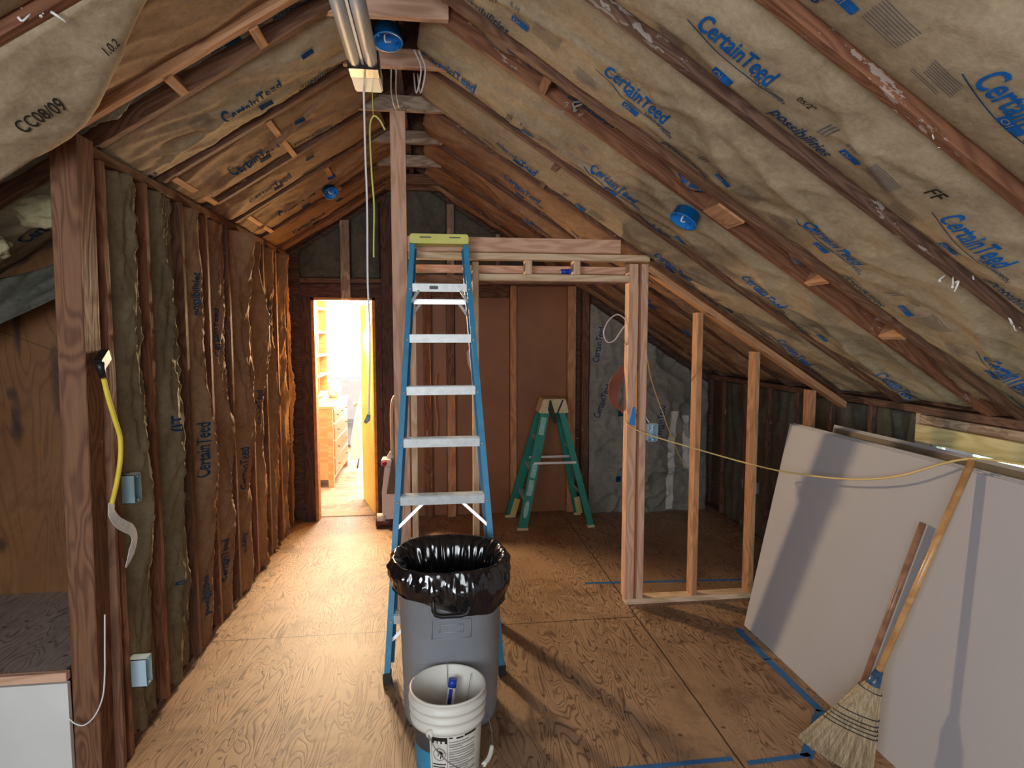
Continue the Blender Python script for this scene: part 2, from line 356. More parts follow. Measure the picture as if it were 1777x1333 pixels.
def lumber(name, a, b, w_, h_, mat, label, cat, group=None, up=(0, 0, 1), parent=None):
    """a board with its own axes (grain along local X)"""
    a, b = Vector(a), Vector(b); x = (b - a).normalized(); u = Vector(up)
    if abs(x.dot(u.normalized())) > 0.95: u = Vector((0, 1, 0)) if abs(x.y) < 0.9 else Vector((1, 0, 0))
    y = u.cross(x).normalized(); z = x.cross(y); L = (b - a).length
    bm = BM(); add_box(bm, (0, -w_ / 2, -h_ / 2), (L, w_ / 2, h_ / 2)); bevel(bm, 0.0025)
    bmesh.ops.recalc_face_normals(bm, faces=bm.faces[:])
    me = bpy.data.meshes.new(name); bm.to_mesh(me); bm.free(); me.materials.append(M[mat])
    o = bpy.data.objects.new(name, me); COL.objects.link(o)
    if parent is not None:
        o.parent = parent; a = a - root_of(parent)
    o.matrix_basis = Matrix.Translation(a) @ Matrix((x, y, z)).transposed().to_4x4()
    if label: tag(o, label, cat, group)
    return o
ORD = ['first', 'second', 'third', 'fourth', 'fifth', 'sixth', 'seventh', 'eighth', 'ninth', 'tenth', 'eleventh', 'twelfth', 'thirteenth']

# ------------------------------------------------------------------ lettering and soft sheets
_tc = {}
def text2d(s, bold=0.0, shear=0.0, cell=0.02, size=0.1, sx=0.74):
    key = (s, bold, shear, round(size, 4), sx)
    if key in _tc: return _tc[key]
    cu = bpy.data.curves.new('t', 'FONT'); cu.body = s; cu.size = size; cu.offset = bold * size; cu.resolution_u = 3; cu.shear = shear
    o = bpy.data.objects.new('t', cu); COL.objects.link(o)
    dg = bpy.context.evaluated_depsgraph_get(); me = bpy.data.meshes.new_from_object(o.evaluated_get(dg))
    bm = BM(); bm.from_mesh(me)
    bmesh.ops.triangulate(bm, faces=bm.faces[:])
    for v in bm.verts: v.co.x *= sx
    xs = [v.co.x for v in bm.verts]; ys = [v.co.y for v in bm.verts]
    k = math.floor(min(xs) / cell) * cell
    while k < max(xs):
        bmesh.ops.bisect_plane(bm, geom=bm.verts[:] + bm.edges[:] + bm.faces[:], plane_co=(k, 0, 0), plane_no=(1, 0, 0)); k += cell
    k = math.floor(min(ys) / cell) * cell
    while k < max(ys):
        bmesh.ops.bisect_plane(bm, geom=bm.verts[:] + bm.edges[:] + bm.faces[:], plane_co=(0, k, 0), plane_no=(0, 1, 0)); k += cell
    bm.verts.ensure_lookup_table()
    res = ([(v.co.x, v.co.y) for v in bm.verts], [[v.index for v in f.verts] for f in bm.faces])
    bm.verts.index_update(); res = ([(v.co.x, v.co.y) for v in bm.verts], [[v.index for v in f.verts] for f in bm.faces])
    bm.free(); bpy.data.objects.remove(o); bpy.data.curves.remove(cu); bpy.data.meshes.remove(me)
    _tc[key] = res; return res
def rect2d(x0, y0, x1, y1, cell=0.02):
    nx = max(1, int((x1 - x0) / cell)); ny = max(1, int((y1 - y0) / cell)); vs = []; fs = []
    for j in range(ny + 1):
        for i in range(nx + 1): vs.append((x0 + (x1 - x0) * i / nx, y0 + (y1 - y0) * j / ny))
    for j in range(ny):
        for i in range(nx):
            a = j * (nx + 1) + i; fs.append([a, a + 1, a + nx + 2, a + nx + 1])
    return vs, fs
def creases(p, q, seed, f=(1.0, 3.0), rot=0.0):
    c, s = math.cos(rot), math.sin(rot); a = (p * c + q * s) * f[0]; b = (-p * s + q * c) * f[1]
    n = noise.noise(V(a, b + 0.35 * noise.noise(V(a * 1.3, b * .6, seed + 5)), seed)); r = max(0.0, 1 - abs(n) * 2.2)
    return r * r * r
class Sheet:
    """a soft sheet over (u, v) in [0,1]^2 of a quad patch O + U(u) + V(v), pushed along n by h(u, v) in metres"""
    def __init__(s, O, eu, ev, n, ulen, vlo, vhi, hfun, du=0.02, dv=0.02, skirt=0.08):
        s.O, s.eu, s.ev, s.n = Vector(O), Vector(eu), Vector(ev), Vector(n); s.ul = ulen
        s.vlo = vlo if callable(vlo) else (lambda u: vlo); s.vhi = vhi if callable(vhi) else (lambda u: vhi)
        s.nu = max(4, int(ulen / du)); m = max(s.vhi(0) - s.vlo(0), s.vhi(ulen) - s.vlo(ulen), s.vhi(ulen / 2) - s.vlo(ulen / 2)); s.nv = max(4, int(m / dv))
        s.h = [[hfun(ulen * i / s.nu, s.vlo(ulen * i / s.nu) + (s.vhi(ulen * i / s.nu) - s.vlo(ulen * i / s.nu)) * j / s.nv, i / s.nu, j / s.nv) for j in range(s.nv + 1)] for i in range(s.nu + 1)]
        s.skirt = skirt
    def pos(s, u, v, off=0.0):
        lo, hi = s.vlo(u), s.vhi(u); fi = min(max(u / s.ul * s.nu, 0), s.nu - 1e-6); fj = min(max((v - lo) / max(hi - lo, 1e-6) * s.nv, 0), s.nv - 1e-6)
        i, j = int(fi), int(fj); a, b = fi - i, fj - j
        h = (s.h[i][j] * (1 - a) + s.h[i + 1][j] * a) * (1 - b) + (s.h[i][j + 1] * (1 - a) + s.h[i + 1][j + 1] * a) * b
        return s.O + s.eu * u + s.ev * v + s.n * (h + off)
    def mesh(s, bm):
        g = []
        for i in range(s.nu + 1):
            u = s.ul * i / s.nu; lo, hi = s.vlo(u), s.vhi(u)
            g.append([bm.verts.new(s.O + s.eu * u + s.ev * (lo + (hi - lo) * j / s.nv) + s.n * s.h[i][j]) for j in range(s.nv + 1)])
        for i in range(s.nu):
            for j in range(s.nv):
                bm.faces.new((g[i][j], g[i + 1][j], g[i + 1][j + 1], g[i][j + 1])).smooth = True
        loop = [g[i][0] for i in range(s.nu + 1)] + [g[s.nu][j] for j in range(1, s.nv + 1)] + [g[i][s.nv] for i in range(s.nu - 1, -1, -1)] + [g[0][j] for j in range(s.nv - 1, 0, -1)]
        low = [bm.verts.new(v.co - s.n * s.skirt) for v in loop]
        for k in range(len(loop)):
            l = (k + 1) % len(loop); bm.faces.new((loop[k], low[k], low[l], loop[l])).smooth = True
        bm.faces.new(low)
    def stamp(s, bm, shape, place, mi, off=0.0065):
        vs, fs = shape; out = []
        for x, y in vs:
            u, v = place(x, y); out.append((u, v))
        if any(u < 0.004 or u > s.ul - 0.004 or v < s.vlo(min(max(u, 0), s.ul)) + 0.004 or v > s.vhi(min(max(u, 0), s.ul)) - 0.004 for u, v in out):
            keep = {i for i, (u, v) in enumerate(out) if 0.004 <= u <= s.ul - 0.004 and s.vlo(u) + 0.004 <= v <= s.vhi(u) - 0.004}
            fs = [f for f in fs if all(i in keep for i in f)]
        nv = [bm.verts.new(s.pos(min(max(u, 0), s.ul), v, off)) for u, v in out]
        for f in fs:
            try: bm.faces.new([nv[i] for i in f]).material_index = mi
            except ValueError: pass

# ------------------------------------------------------------------ setting: floor, roof deck, walls
RX, RZ, SL = -0.18, 3.36, 0.64
CO = 1 / math.hypot(1, SL); SN = SL * CO
def roofz(x): return RZ - SL * abs(x - RX)
def rp(side, s, y, d=0.0):
    """point on a roof slope: s metres down from the ridge, d metres into the room"""
    return V(RX + side * (s * CO - d * SN), y, RZ - s * SN - d * CO)
bm = BM(); add_box(bm, (-3.1, -2.6, -0.03), (3.1, 6.33, 0)); struct(obj('floor', bm, 'ply', origin=(0, 0, 0)))
bm = BM(); add_box(bm, (-2.3, 6.33, -0.03), (0.7, 11.4, 0.006)); struct(obj('floor_far', bm, 'weathered', origin=(0, 0, 0)))
for nm, sd in (('ceiling_left', -1), ('ceiling_right', 1)):
    bm = BM(); A = [rp(sd, s, y, d) for y in (-2.6, 6.3) for s, d in ((-0.11, -0.17), (3.95, -0.17), (3.95, -0.20), (-0.13, -0.20))]
    vs = [bm.verts.new(p) for p in A]
    for q in ((0, 1, 2, 3), (7, 6, 5, 4), (0, 4, 5, 1), (1, 5, 6, 2), (2, 6, 7, 3), (3, 7, 4, 0)): bm.faces.new([vs[i] for i in q])
    struct(obj(nm, bm, 'rafter_dark'))
# outer walls
bm = BM(); add_box(bm, (2.96, 3.34, 0), (3.0, 6.3, 1.5)); add_box(bm, (2.96, -2.6, 1.215), (3.0, 3.34, 1.5)); add_box(bm, (2.96, -2.6, 0), (3.0, 3.34, 0.5)); add_box(bm, (2.96, -2.6, 0.5), (3.0, 1.2, 1.215))
struct(obj('wall_right', bm, 'rafter_dark'))
bm = BM(); add_box(bm, (-3.0, -2.6, 0), (-2.96, 6.3, 1.72)); struct(obj('wall_outer', bm, 'rafter_dark'))
bm = BM(); add_box(bm, (-1.462, 2.72, 0), (-1.45, 6.28, 2.46)); struct(obj('wall_left', bm, 'rafter_dark'))
bm = BM()
add_prism(bm, [(-3, 0), (-1.25, 0), (-1.25, roofz(-1.25) + .15), (-3, roofz(-3) + .15)], 'y', 6.29, 6.31)
add_prism(bm, [(-1.25, 2.19), (-0.55, 2.19), (-0.55, roofz(-.55) + .15), (-1.25, roofz(-1.25) + .15)], 'y', 6.29, 6.31)
add_prism(bm, [(-0.55, 0), (3.0, 0), (3.0, roofz(3) + .15), (RX, RZ + .15), (-0.55, roofz(-.55) + .15)], 'y', 6.29, 6.31)
struct(obj('wall_back', bm, 'rafter_dark'))
# side window behind the drywall
bm = BM()
for a, b in (((2.94, 1.2, 1.185), (3.0, 3.34, 1.215)), ((2.94, 1.2, 0.5), (3.0, 3.34, 0.54)), ((2.94, 1.2, 0.54), (3.0, 1.25, 1.185)), ((2.94, 3.29, 0.54), (3.0, 3.34, 1.185)), ((2.95, 2.24, 0.54), (2.99, 2.28, 1.185))): add_box(bm, a, b)
wn = struct(obj('window_1', bm, 'white'))
bm = BM(); add_box(bm, (2.972, 1.25, 0.54), (2.976, 3.29, 1.185)); obj('pane', bm, 'glass', wn)
# far room shell
bm = BM(); add_box(bm, (-2.34, 6.31, 0), (-2.3, 11.4, 2.6)); struct(obj('wall_far_left', bm, 'white'))
bm = BM(); add_box(bm, (0.7, 6.31, 0), (0.74, 11.4, 2.6)); struct(obj('wall_far_right', bm, 'white'))
bm = BM(); add_box(bm, (-2.34, 6.31, 2.6), (0.74, 11.4, 2.64)); struct(obj('ceiling_far', bm, 'white'))
bm = BM(); add_box(bm, (-2.34, 6.315, 0), (-1.25, 6.33, 2.6)); add_box(bm, (-0.55, 6.315, 0), (0.74, 6.33, 2.6)); add_box(bm, (-1.25, 6.315, 2.19), (-0.55, 6.33, 2.6)); struct(obj('wall_far_near', bm, 'white'))
bm = BM(); add_box(bm, (-2.3, 11.36, 0), (-1.9, 11.4, 2.6)); add_box(bm, (0.2, 11.36, 0), (0.7, 11.4, 2.6)); add_box(bm, (-1.9, 11.36, 0), (0.2, 11.4, 1.0)); add_box(bm, (-1.9, 11.36, 2.45), (0.2, 11.4, 2.6))
struct(obj('wall_far', bm, 'white'))
bm = BM()
for a, b in (((-1.9, 11.33, 0.97), (0.2, 11.38, 1.03)), ((-1.9, 11.33, 2.4), (0.2, 11.38, 2.46)), ((-1.92, 11.33, 0.97), (-1.86, 11.38, 2.46)), ((0.16, 11.33, 0.97), (0.22, 11.38, 2.46)), ((-0.88, 11.33, 1.0), (-0.83, 11.38, 2.42))): add_box(bm, a, b)
wn = struct(obj('window_2', bm, 'white'))
bm = BM(); add_box(bm, (-1.87, 11.385, 1.02), (0.17, 11.39, 2.43)); obj('bright_pane', bm, 'windowlight', wn)

# ------------------------------------------------------------------ rafters, ties, blocking
RY = [1.0, 1.58, 2.05, 2.68, 2.88, 3.52, 4.10, 4.72, 5.30, 5.90]
LY = [1.36, 2.04, 2.62, 2.82, 3.43, 4.10, 4.60, 5.30, 5.90]
RM = ['rafter_red', 'rafter_red', 'rafter_dark', 'rafter', 'rafter_red', 'rafter', 'rafter', 'rafter_dark', 'rafter', 'rafter_dark']
LM = ['rafter', 'rafter_red', 'stud', 'rafter', 'rafter', 'rafter', 'rafter', 'rafter', 'rafter']
rdesc = {'rafter_red': 'rough reddish roof rafter', 'rafter_dark': 'dark weathered roof rafter', 'rafter': 'rough brown roof rafter', 'stud': 'smooth orange roof rafter'}
for i, y in enumerate(RY):
    lumber('roof_rafter', rp(1, 0.02, y, -0.07), rp(1, 3.82, y, -0.07), 0.042, 0.14, RM[i],
           f'{rdesc[RM[i]]}, {ORD[i]} from the viewer on the right slope', 'rafter', 'rafters of the right roof slope', up=(0, 0, 1))
for i, y in enumerate(LY):
    lumber('roof_rafter', rp(-1, 0.02, y, -0.07), rp(-1, 3.25, y, -0.07), 0.042, 0.14, LM[i],
           f'{rdesc[LM[i]]}, {ORD[i]} from the viewer on the left slope', 'rafter', 'rafters of the left roof slope', up=(0, 0, 1))
for sd in (1, -1):
    lumber('roof_rafter', rp(sd, 0.02, 6.16, -0.045), rp(sd, 3.6 if sd > 0 else 3.2, 6.16, -0.045), 0.042, 0.09, 'old',
           f'dark end rafter on the gable wall, {"right" if sd > 0 else "left"} side of the peak', 'rafter', 'end rafters on the gable wall')
lumber('ridge_board', (RX, -1, 3.37), (RX, 6.28, 3.37), 0.04, 0.14, 'rafter_dark', 'dark ridge board along the peak of the attic roof', 'beam')
for i, (y, m, d) in enumerate([(2.84, 'fir', 'clean pink'), (3.35, 'fir', 'two-knot pink'), (3.98, 'weathered', 'stained bark-edged'), (4.64, 'weathered', 'pale weathered'), (5.26, 'weathered', 'thin greyish'), (5.87, 'rafter', 'shadowed brown'), (6.12, 'rafter', 'brown')]):
    zz = 3.245; hw = (RZ - 3.2) / SL + 0.01
    lumber('collar_tie', (RX - hw, y, zz), (RX + hw, y, zz), 0.04, 0.09, m, f'{d} wooden tie across the roof peak, {ORD[i]} one from the viewer', 'roof tie', 'ties across the roof peak')
bl = 0
def block(sd, s, y0, y1, mat, label, w_=0.04, h_=0.10, skew=0.0):
    lumber('blocking', rp(sd, s, y0, -0.045), rp(sd, s + skew, y1, -0.045), w_, h_, mat, label, 'blocking', 'blocks between the rafters', up=rp(sd, 0, 0, -1) - rp(sd, 0, 0, 0))
block(1, 0.80, 2.70, 2.86, 'rafter_red', 'brown block nearest the peak between the close rafter pair on the right slope')
block(1, 1.80, 2.70, 2.86, 'stud', 'wide brown block beside the blue round box on the right slope', 0.15, 0.11)
block(1, 2.36, 2.70, 2.86, 'stud', 'thin light block two below the blue box on the right slope', 0.03)
block(1, 2.84, 2.70, 2.86, 'stud', 'lowest thin light block between the close rafters on the right slope', 0.03)
block(1, 1.05, 3.54, 4.08, 'rafter_dark', 'dark block in shadow high between two right slope rafters')
block(-1, 0.98, 2.64, 2.80, 'stud', 'short orange block between the close rafter pair on the left slope')
block(-1, 0.60, 2.64, 2.80, 'stud', 'short dark block near frayed insulation high on the left slope')
block(-1, 0.78, 3.45, 4.08, 'stud', 'long orange block halfway up the left slope', 0.035)
block(-1, 1.34, 3.45, 4.08, 'stud', 'orange block just above the left stud wall plate, nearer one', 0.035)
block(-1, 1.30, 4.62, 5.28, 'stud', 'orange block just above the left wall plate, farther one', 0.035)
block(-1, 0.66, 4.62, 5.28, 'stud', 'brown block beside the small blue box on the left slope', 0.035)

# ------------------------------------------------------------------ printed insulation batts on the roof
def stamp_right(sh, bm, s0, bw, dy=0.0):
    k = bw / 0.61
    P = lambda s, y: (lambda x, yy: (s + x, y * k - yy + (dy if y < .4 else ((0.04 if y < .5 else -0.02) if k < .8 else 0)) + (0.09 if y < .5 else 0.05) * x))
    sh.stamp(bm, text2d('CertainTeed', 0.020, 0, 0.012, 0.122 * (0.75 + .25 * k), 0.49), P(s0, 0.275), 0)
    sw = []; ns = 14
    for i in range(ns + 1):
        t = i / ns; yy = 0.02 - 0.035 * math.sin(math.pi * t) ; sw += [(-0.03 + 0.38 * t, yy), (-0.03 + 0.38 * t, yy + 0.0045)]
    sh.stamp(bm, (sw, [[2 * i, 2 * i + 2, 2 * i + 3, 2 * i + 1] for i in range(ns)]), P(s0, 0.30), 1)
    sh.stamp(bm, text2d('SAINT-GOBAIN', 0.0, 0, 0.03, 0.028), P(s0 + 0.22, 0.325), 1)
    for ds, y in ((0.13, 0.43), (0.60, 0.36)):
        sh.stamp(bm, rect2d(0, 0, 0.075, 0.036), P(s0 + ds, y), 0)
        ring = [(0.018 + 0.011 * math.cos(a * .524), 0.018 + 0.011 * math.sin(a * .524)) for a in range(12)] + [(0.018 + 0.008 * math.cos(a * .524), 0.018 + 0.008 * math.sin(a * .524)) for a in range(12)]
        sh.stamp(bm, (ring, [[i, (i + 1) % 12, 12 + (i + 1) % 12, 12 + i] for i in range(12)]), P(s0 + ds, y), 4, 0.0080)
        sh.stamp(bm, rect2d(0.034, 0.006, 0.036, 0.030), P(s0 + ds, y), 4, 0.0080)
    for i in range(9):
        sh.stamp(bm, rect2d(0, 0, 0.10, 0.0028, 0.03), P(s0 - 0.10 + 0.003 * i, 0.38 + i * 0.0105), 2)
        sh.stamp(bm, rect2d(0, 0, 0.12, 0.0028, 0.03), P(s0 + 0.69, 0.25 + i * 0.0115), 2)
    sh.stamp(bm, text2d('possibilities', 0.014, 0.3, 0.015, 0.09, 0.58), P(s0 + 0.36, 0.52), 3)
    sh.stamp(bm, text2d('BUILDING', 0.0, 0, 0.03, 0.02), P(s0 + 0.37, 0.455), 2)
    for i in range(3): sh.stamp(bm, rect2d(0, 0, 0.005, 0.07, 0.03), P(s0 + 0.50 + 0.012 * i, 0.34 - 0.01 * i), 2)
    sh.stamp(bm, text2d('R-19', 0.0, 0, 0.03, 0.03), P(s0 + 0.58, 0.27), 2)
def roof_batt(sd, y0, y1, smax, mat, label, prints=(), droop=None, seed=0, rough=1.0, base=-0.042, bulge=0.046, rot=0.5, black=(), smin=0.16, vhi=None):
    bw = y1 - y0
    def h(u, v, a, b):
        e = math.sin(math.pi * min(max(b, 0.0), 1.0)) ** 0.55
        ends = min(1.0, (1 - a) / 0.04, 1.0); ends = max(ends, 0) ** 0.5
        z = base + bulge * e * ends - 0.05 * (1 - ends)
        z += rough * 0.018 * e * (creases(u, v, seed, (0.7, 3.6), rot * .6) - 0.3)
        z += rough * 0.009 * e * (creases(u, v, seed + 11, (1.6, 7.0), -rot * 0.9) - 0.2)
        z += rough * 0.007 * e * creases(u, v, seed + 23, (9.0, 2.2), 0.35) * max(0.0, noise.noise(V(u * 1.1, v, seed + 7)) + 0.25)
        z += rough * 0.006 * e * noise.noise(V(u * 7, v * 13, seed)) + rough * 0.012 * e * noise.noise(V(u * 1.7, v * 3, seed + 3))
        if droop: z += droop(u, v, b)
        return z
    O = rp(sd, smin, y0); sh = Sheet(O, (sd * CO, 0, -SN), (0, 1, 0), (-sd * SN, 0, -CO), smax - smin, 0.0, vhi or bw, h, 0.018, 0.014, 0.045)
    bm = BM(); sh.mesh(bm); o = obj('insulation_batt', bm, mat); tag(o, label, 'insulation', f'roof insulation batts of the {"right" if sd > 0 else "left"} slope')
    fn = stamp_right if sd > 0 else stamp_left
    mats_ = ['blue_ink', 'navy_ink', 'grey_ink', 'navy_ink', 'kraft', 'black_ink']
    for p in prints:
        bm = BM()
        if sd > 0: fn(sh, bm, p - smin, bw, DY.get(round(y0, 2), 0.0))
        else: fn(sh, bm, p - smin, bw)
        if len(bm.faces): obj('printed_lettering', bm, mats_, o)
        else: bm.free()
    for s, y, txt, size in black:
        if sd > 0: pl = (lambda x, yy, s=s, y=y: (s - smin + x, y - yy))
        else: pl = (lambda x, yy, s=s, y=y: (s - smin - x, y - yy))
        bm = BM(); sh.stamp(bm, text2d(txt, 0.01, 0, 0.03, size), pl, 0); obj('stamped_code', bm, 'black_ink', o)
    return o
def stamp_left(sh, bm, s0, bw):
    k = bw / 0.61; P = lambda s, y: (lambda x, yy: (s - x, y * k - yy))
    sh.stamp(bm, text2d('CertainTeed', 0.020, 0, 0.012, 0.12, 0.52), P(s0, 0.34), 1)
    sh.stamp(bm, rect2d(0, 0, 0.07, 0.034), P(s0 - 0.17, 0.44), 1)
    sh.stamp(bm, text2d('possibilities', 0.014, 0.3, 0.015, 0.085, 0.66), P(s0 - 0.38, 0.50), 1)
    sh.stamp(bm, rect2d(0, 0, 0.06, 0.03), P(s0 - 0.46, 0.20), 1)
    for i in range(8): sh.stamp(bm, rect2d(0, 0, 0.10, 0.0028, 0.03), P(s0 + 0.13, 0.20 + i * 0.011), 2)
def hang_right(u, v, b): return 0.0
DY = {1.02: 0.09, 1.60: 0.02, 2.07: 0.05, 2.90: 0.08, 3.54: 0.05}
rb = [  # y0, y1, material, prints, seed, roughness, words
 (1.02, 1.56, 'kraft', (0.72, 1.70, 2.7), 1, 0.3, 'flat tan kraft batt filling the upper corner nearest the viewer', ()),
 (1.60, 2.03, 'kraft', (0.13, 1.13, 2.10, 3.1), 2, 0.9, 'tan kraft batt between the two reddest rafters', ((1.50, 0.20, '05/2"', 0.04), (1.98, 0.16, 'FF', 0.075))),
 (2.07, 2.66, 'kraft', (-0.02, 0.98, 1.97, 2.97), 3, 1.35, 'creased tan batt just beyond the dark splintery rafter', ()),
 (2.90, 3.50, 'kraft', (0.19, 1.19, 2.20, 3.18), 5, 1.4, 'rippled greenish batt reaching the low wall above the drywall', ()),
 (3.54, 4.08, 'kraft', (0.68, 1.86, 2.86), 6, 0.9, 'brown kraft batt along the sloped plate of the new partition', ()),
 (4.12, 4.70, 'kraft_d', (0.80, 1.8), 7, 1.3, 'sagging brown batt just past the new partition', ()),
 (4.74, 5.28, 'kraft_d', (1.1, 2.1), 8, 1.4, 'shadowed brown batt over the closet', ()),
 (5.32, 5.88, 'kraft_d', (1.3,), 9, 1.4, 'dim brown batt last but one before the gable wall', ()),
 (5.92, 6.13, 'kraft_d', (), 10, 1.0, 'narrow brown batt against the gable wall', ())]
for y0, y1, m, pr, sd_, rg, lab, bk in rb:
    roof_batt(1, y0, y1, 3.62, m, f'{lab}, right roof slope', pr, None, sd_, rg, black=bk, bulge=0.056 if y0 > 2.8 else 0.047)
roof_batt(1, 2.70, 2.86, 3.55, 'kraft_d', 'crumpled paper deep in the narrow gap between the close rafters, right slope', (0.55, 1.5, 2.3), None, 21, 2.5, base=-0.075, bulge=0.02)
def sst(a, b, x):
    t = min(max((x - a) / (b - a), 0.0), 1.0); return t * t * (3 - 2 * t)
def droopL(u, v, b):
    s_ = u + 0.16; g = sst(0.45, 1.15, s_) * (1 - 0.5 * sst(2.2, 3.0, s_))
    return g * (0.02 + (0.115 * sst(0.0, 0.72, b) if b < 0.72 else 0.115 - 0.075 * sst(0.72, 1.0, b)))
lb = [
 (1.38, 2.02, 'kraft', (1.2,), 31, 0.8, 'tan batt nearest the viewer', None, ()),
 (2.06, 2.60, 'kraft_d', (0.62,), 32, 0.9, 'brown batt behind the loose folded paper', None, ()),
 (2.84, 3.41, 'kraft', (0.94, 2.0), 34, 1.4, 'wrinkled tan batt with large blue print', None, ()),
 (3.45, 4.08, 'kraft_d', (1.13, 2.2), 35, 1.1, 'brown batt with two orange blocks across it', None, ()),
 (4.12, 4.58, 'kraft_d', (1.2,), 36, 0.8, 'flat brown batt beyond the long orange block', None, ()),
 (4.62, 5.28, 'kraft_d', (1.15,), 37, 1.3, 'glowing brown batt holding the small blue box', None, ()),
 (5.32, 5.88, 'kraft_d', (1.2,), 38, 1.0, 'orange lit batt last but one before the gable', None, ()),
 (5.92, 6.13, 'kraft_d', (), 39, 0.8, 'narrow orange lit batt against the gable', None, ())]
for y0, y1, m, pr, sd_, rg, lab, dr, bk in lb:
    roof_batt(-1, y0, y1, 3.2, m, f'{lab}, left roof slope', pr, dr, sd_, rg, black=bk)
lo_ = roof_batt(-1, 2.06, 2.60, 3.2, 'kraft', 'loose pale paper batt hanging down with a folded edge, left roof slope', (), droopL, 52, 0.8, base=0.0, bulge=0.012, smin=0.4,
          vhi=lambda u: 0.06 + 0.36 * sst(0.25, 0.95, u), black=((1.72, 0.235, 'II/CC/', 0.065), (1.42, 0.20, 'CC08/09', 0.06), (1.05, 0.14, '1.0.2', 0.04)))
roof_batt(-1, 2.64, 2.80, 3.2, 'kraft_w', 'grey crumpled paper in the narrow gap between close rafters, left slope', (0.9,), None, 41, 2.5, base=-0.07, bulge=0.02)

# frayed paper scraps and foam drips on the rafters
def scrap(c, n, r, mat, label, seed, cat='scrap'):
    bm = BM(); rnd = random.Random(seed); c = Vector(c)
    for k in range(n):
        p = c + V(rnd.uniform(-r, r), rnd.uniform(-r, r) * .4, rnd.uniform(-r, r) * .7); q = rnd.uniform(0.25, 0.6) * r
        pts = [p + V(rnd.uniform(-q, q), rnd.uniform(-q, q), rnd.uniform(-q, q)) for _ in range(3)]
        add_tube(bm, pts, [q * .22, q * .3, q * .1], 6, smooth=3)
    return tag(obj('paper_scrap', bm, mat), label, cat)
scrap(rp(-1, 1.10, 2.03, 0.008), 6, 0.05, 'white', 'white foam drips stuck on the red rafter top left', 1)
scrap(rp(1, 1.83, 1.58, 0.008), 2, 0.02, 'white', 'small white blob on the red rafter over the drywall side', 2)
scrap(rp(1, 2.43, 2.05, 0.006), 5, 0.05, 'white', 'white foam specks along the dark splintery rafter', 3)
scrap(rp(1, 2.75, 2.05, 0.006), 4, 0.04, 'white', 'white specks lowest on the dark splintery rafter', 4)
scrap(rp(1, 0.95, 2.79, 0.0), 5, 0.05, 'kraft_w', 'torn silvery paper by the upper block of the close rafters', 5)

scrap(rp(1, 1.42, 1.16, 0.03), 9, 0.06, 'kraft_w', 'torn pale paper flap hanging from the flat upper corner batt', 6)

# ------------------------------------------------------------------ left stud wall
LX = -1.325
lumber('top_plate', (LX - 0.06, 2.60, 2.568), (LX - 0.06, 6.2, 2.568), 0.10, 0.045, 'post', 'reddish top plate running along the left stud wall', 'wall plate')
lumber('bottom_plate', (LX - 0.075, 2.84, 0.02), (LX - 0.075, 6.2, 0.02), 0.09, 0.04, 'rafter_dark', 'dark bottom plate hidden under the left wall insulation', 'wall plate')
LS = [3.139, 3.565, 3.928, 4.317, 4.766, 5.163, 5.554, 5.93]
for i, y in enumerate(LS):
    lumber('wall_stud', (LX - 0.05, y + 0.019, 0.04), (LX - 0.05, y + 0.019, 2.545), 0.038, 0.10, 'rafter' if i % 2 else 'rafter_red',
           f'brown stud of the left wall, {ORD[i]} after the thick corner post', 'stud', 'studs of the left wall', up=(1, 0, 0))
# corner post, a stout leaning timber with a narrower stud beside it
bm = BM(); vs = add_box(bm, (-0.05, 0, 0), (0.05, 0.12, 2.60))
bevel(bm, 0.004)
for v in bm.verts: v.co = V(v.co.x - 1.405 + v.co.z / 2.6 * 0.038, v.co.y + 2.58, v.co.z)
p = obj('corner_post', bm, 'post', origin=(-1.40, 2.6, 0)); 
p.data.transform(Matrix.Rotation(R(90), 4, 'Y')); p.rotation_euler = (0, R(-90), 0)
tag(p, 'thick paint-spattered corner post with white drips at the end of the left wall', 'post')
lumber('trim_strip', (LX - 0.02, 2.695, 0.0), (LX - 0.01, 2.715, 1.78), 0.024, 0.055, 'rafter', 'narrow brown strip nailed beside the corner post', 'trim board', up=(1, 0, 0))
lumber('wall_stud', (LX - 0.045, 2.775, 0.0), (LX - 0.045, 2.775, 2.545), 0.04, 0.09, 'rafter_red', 'reddish stud carrying the two switch boxes', 'stud', up=(1, 0, 0))
ys = [2.795] + LS
edges = [(2.797, 3.137)] + [(LS[i] + 0.04, LS[i + 1] - 0.002) for i in range(len(LS) - 1)] + [(5.97, 6.18)]
lab_l = ['olive paper batt beside the switch boxes, widest of the left wall', 'pleated brown and olive batt after the first bare stud', 'puckered batt with upward blue print, third bay of the left wall', 'dark batt bulging low, fourth bay of the left wall',
         'pink lit swollen batt, fifth bay of the left wall', 'crumpled torn batt, sixth bay of the left wall', 'orange lit creased batt, seventh bay of the left wall', 'bright orange batt, last full bay before the door', 'glowing orange batt in the corner beside the door']
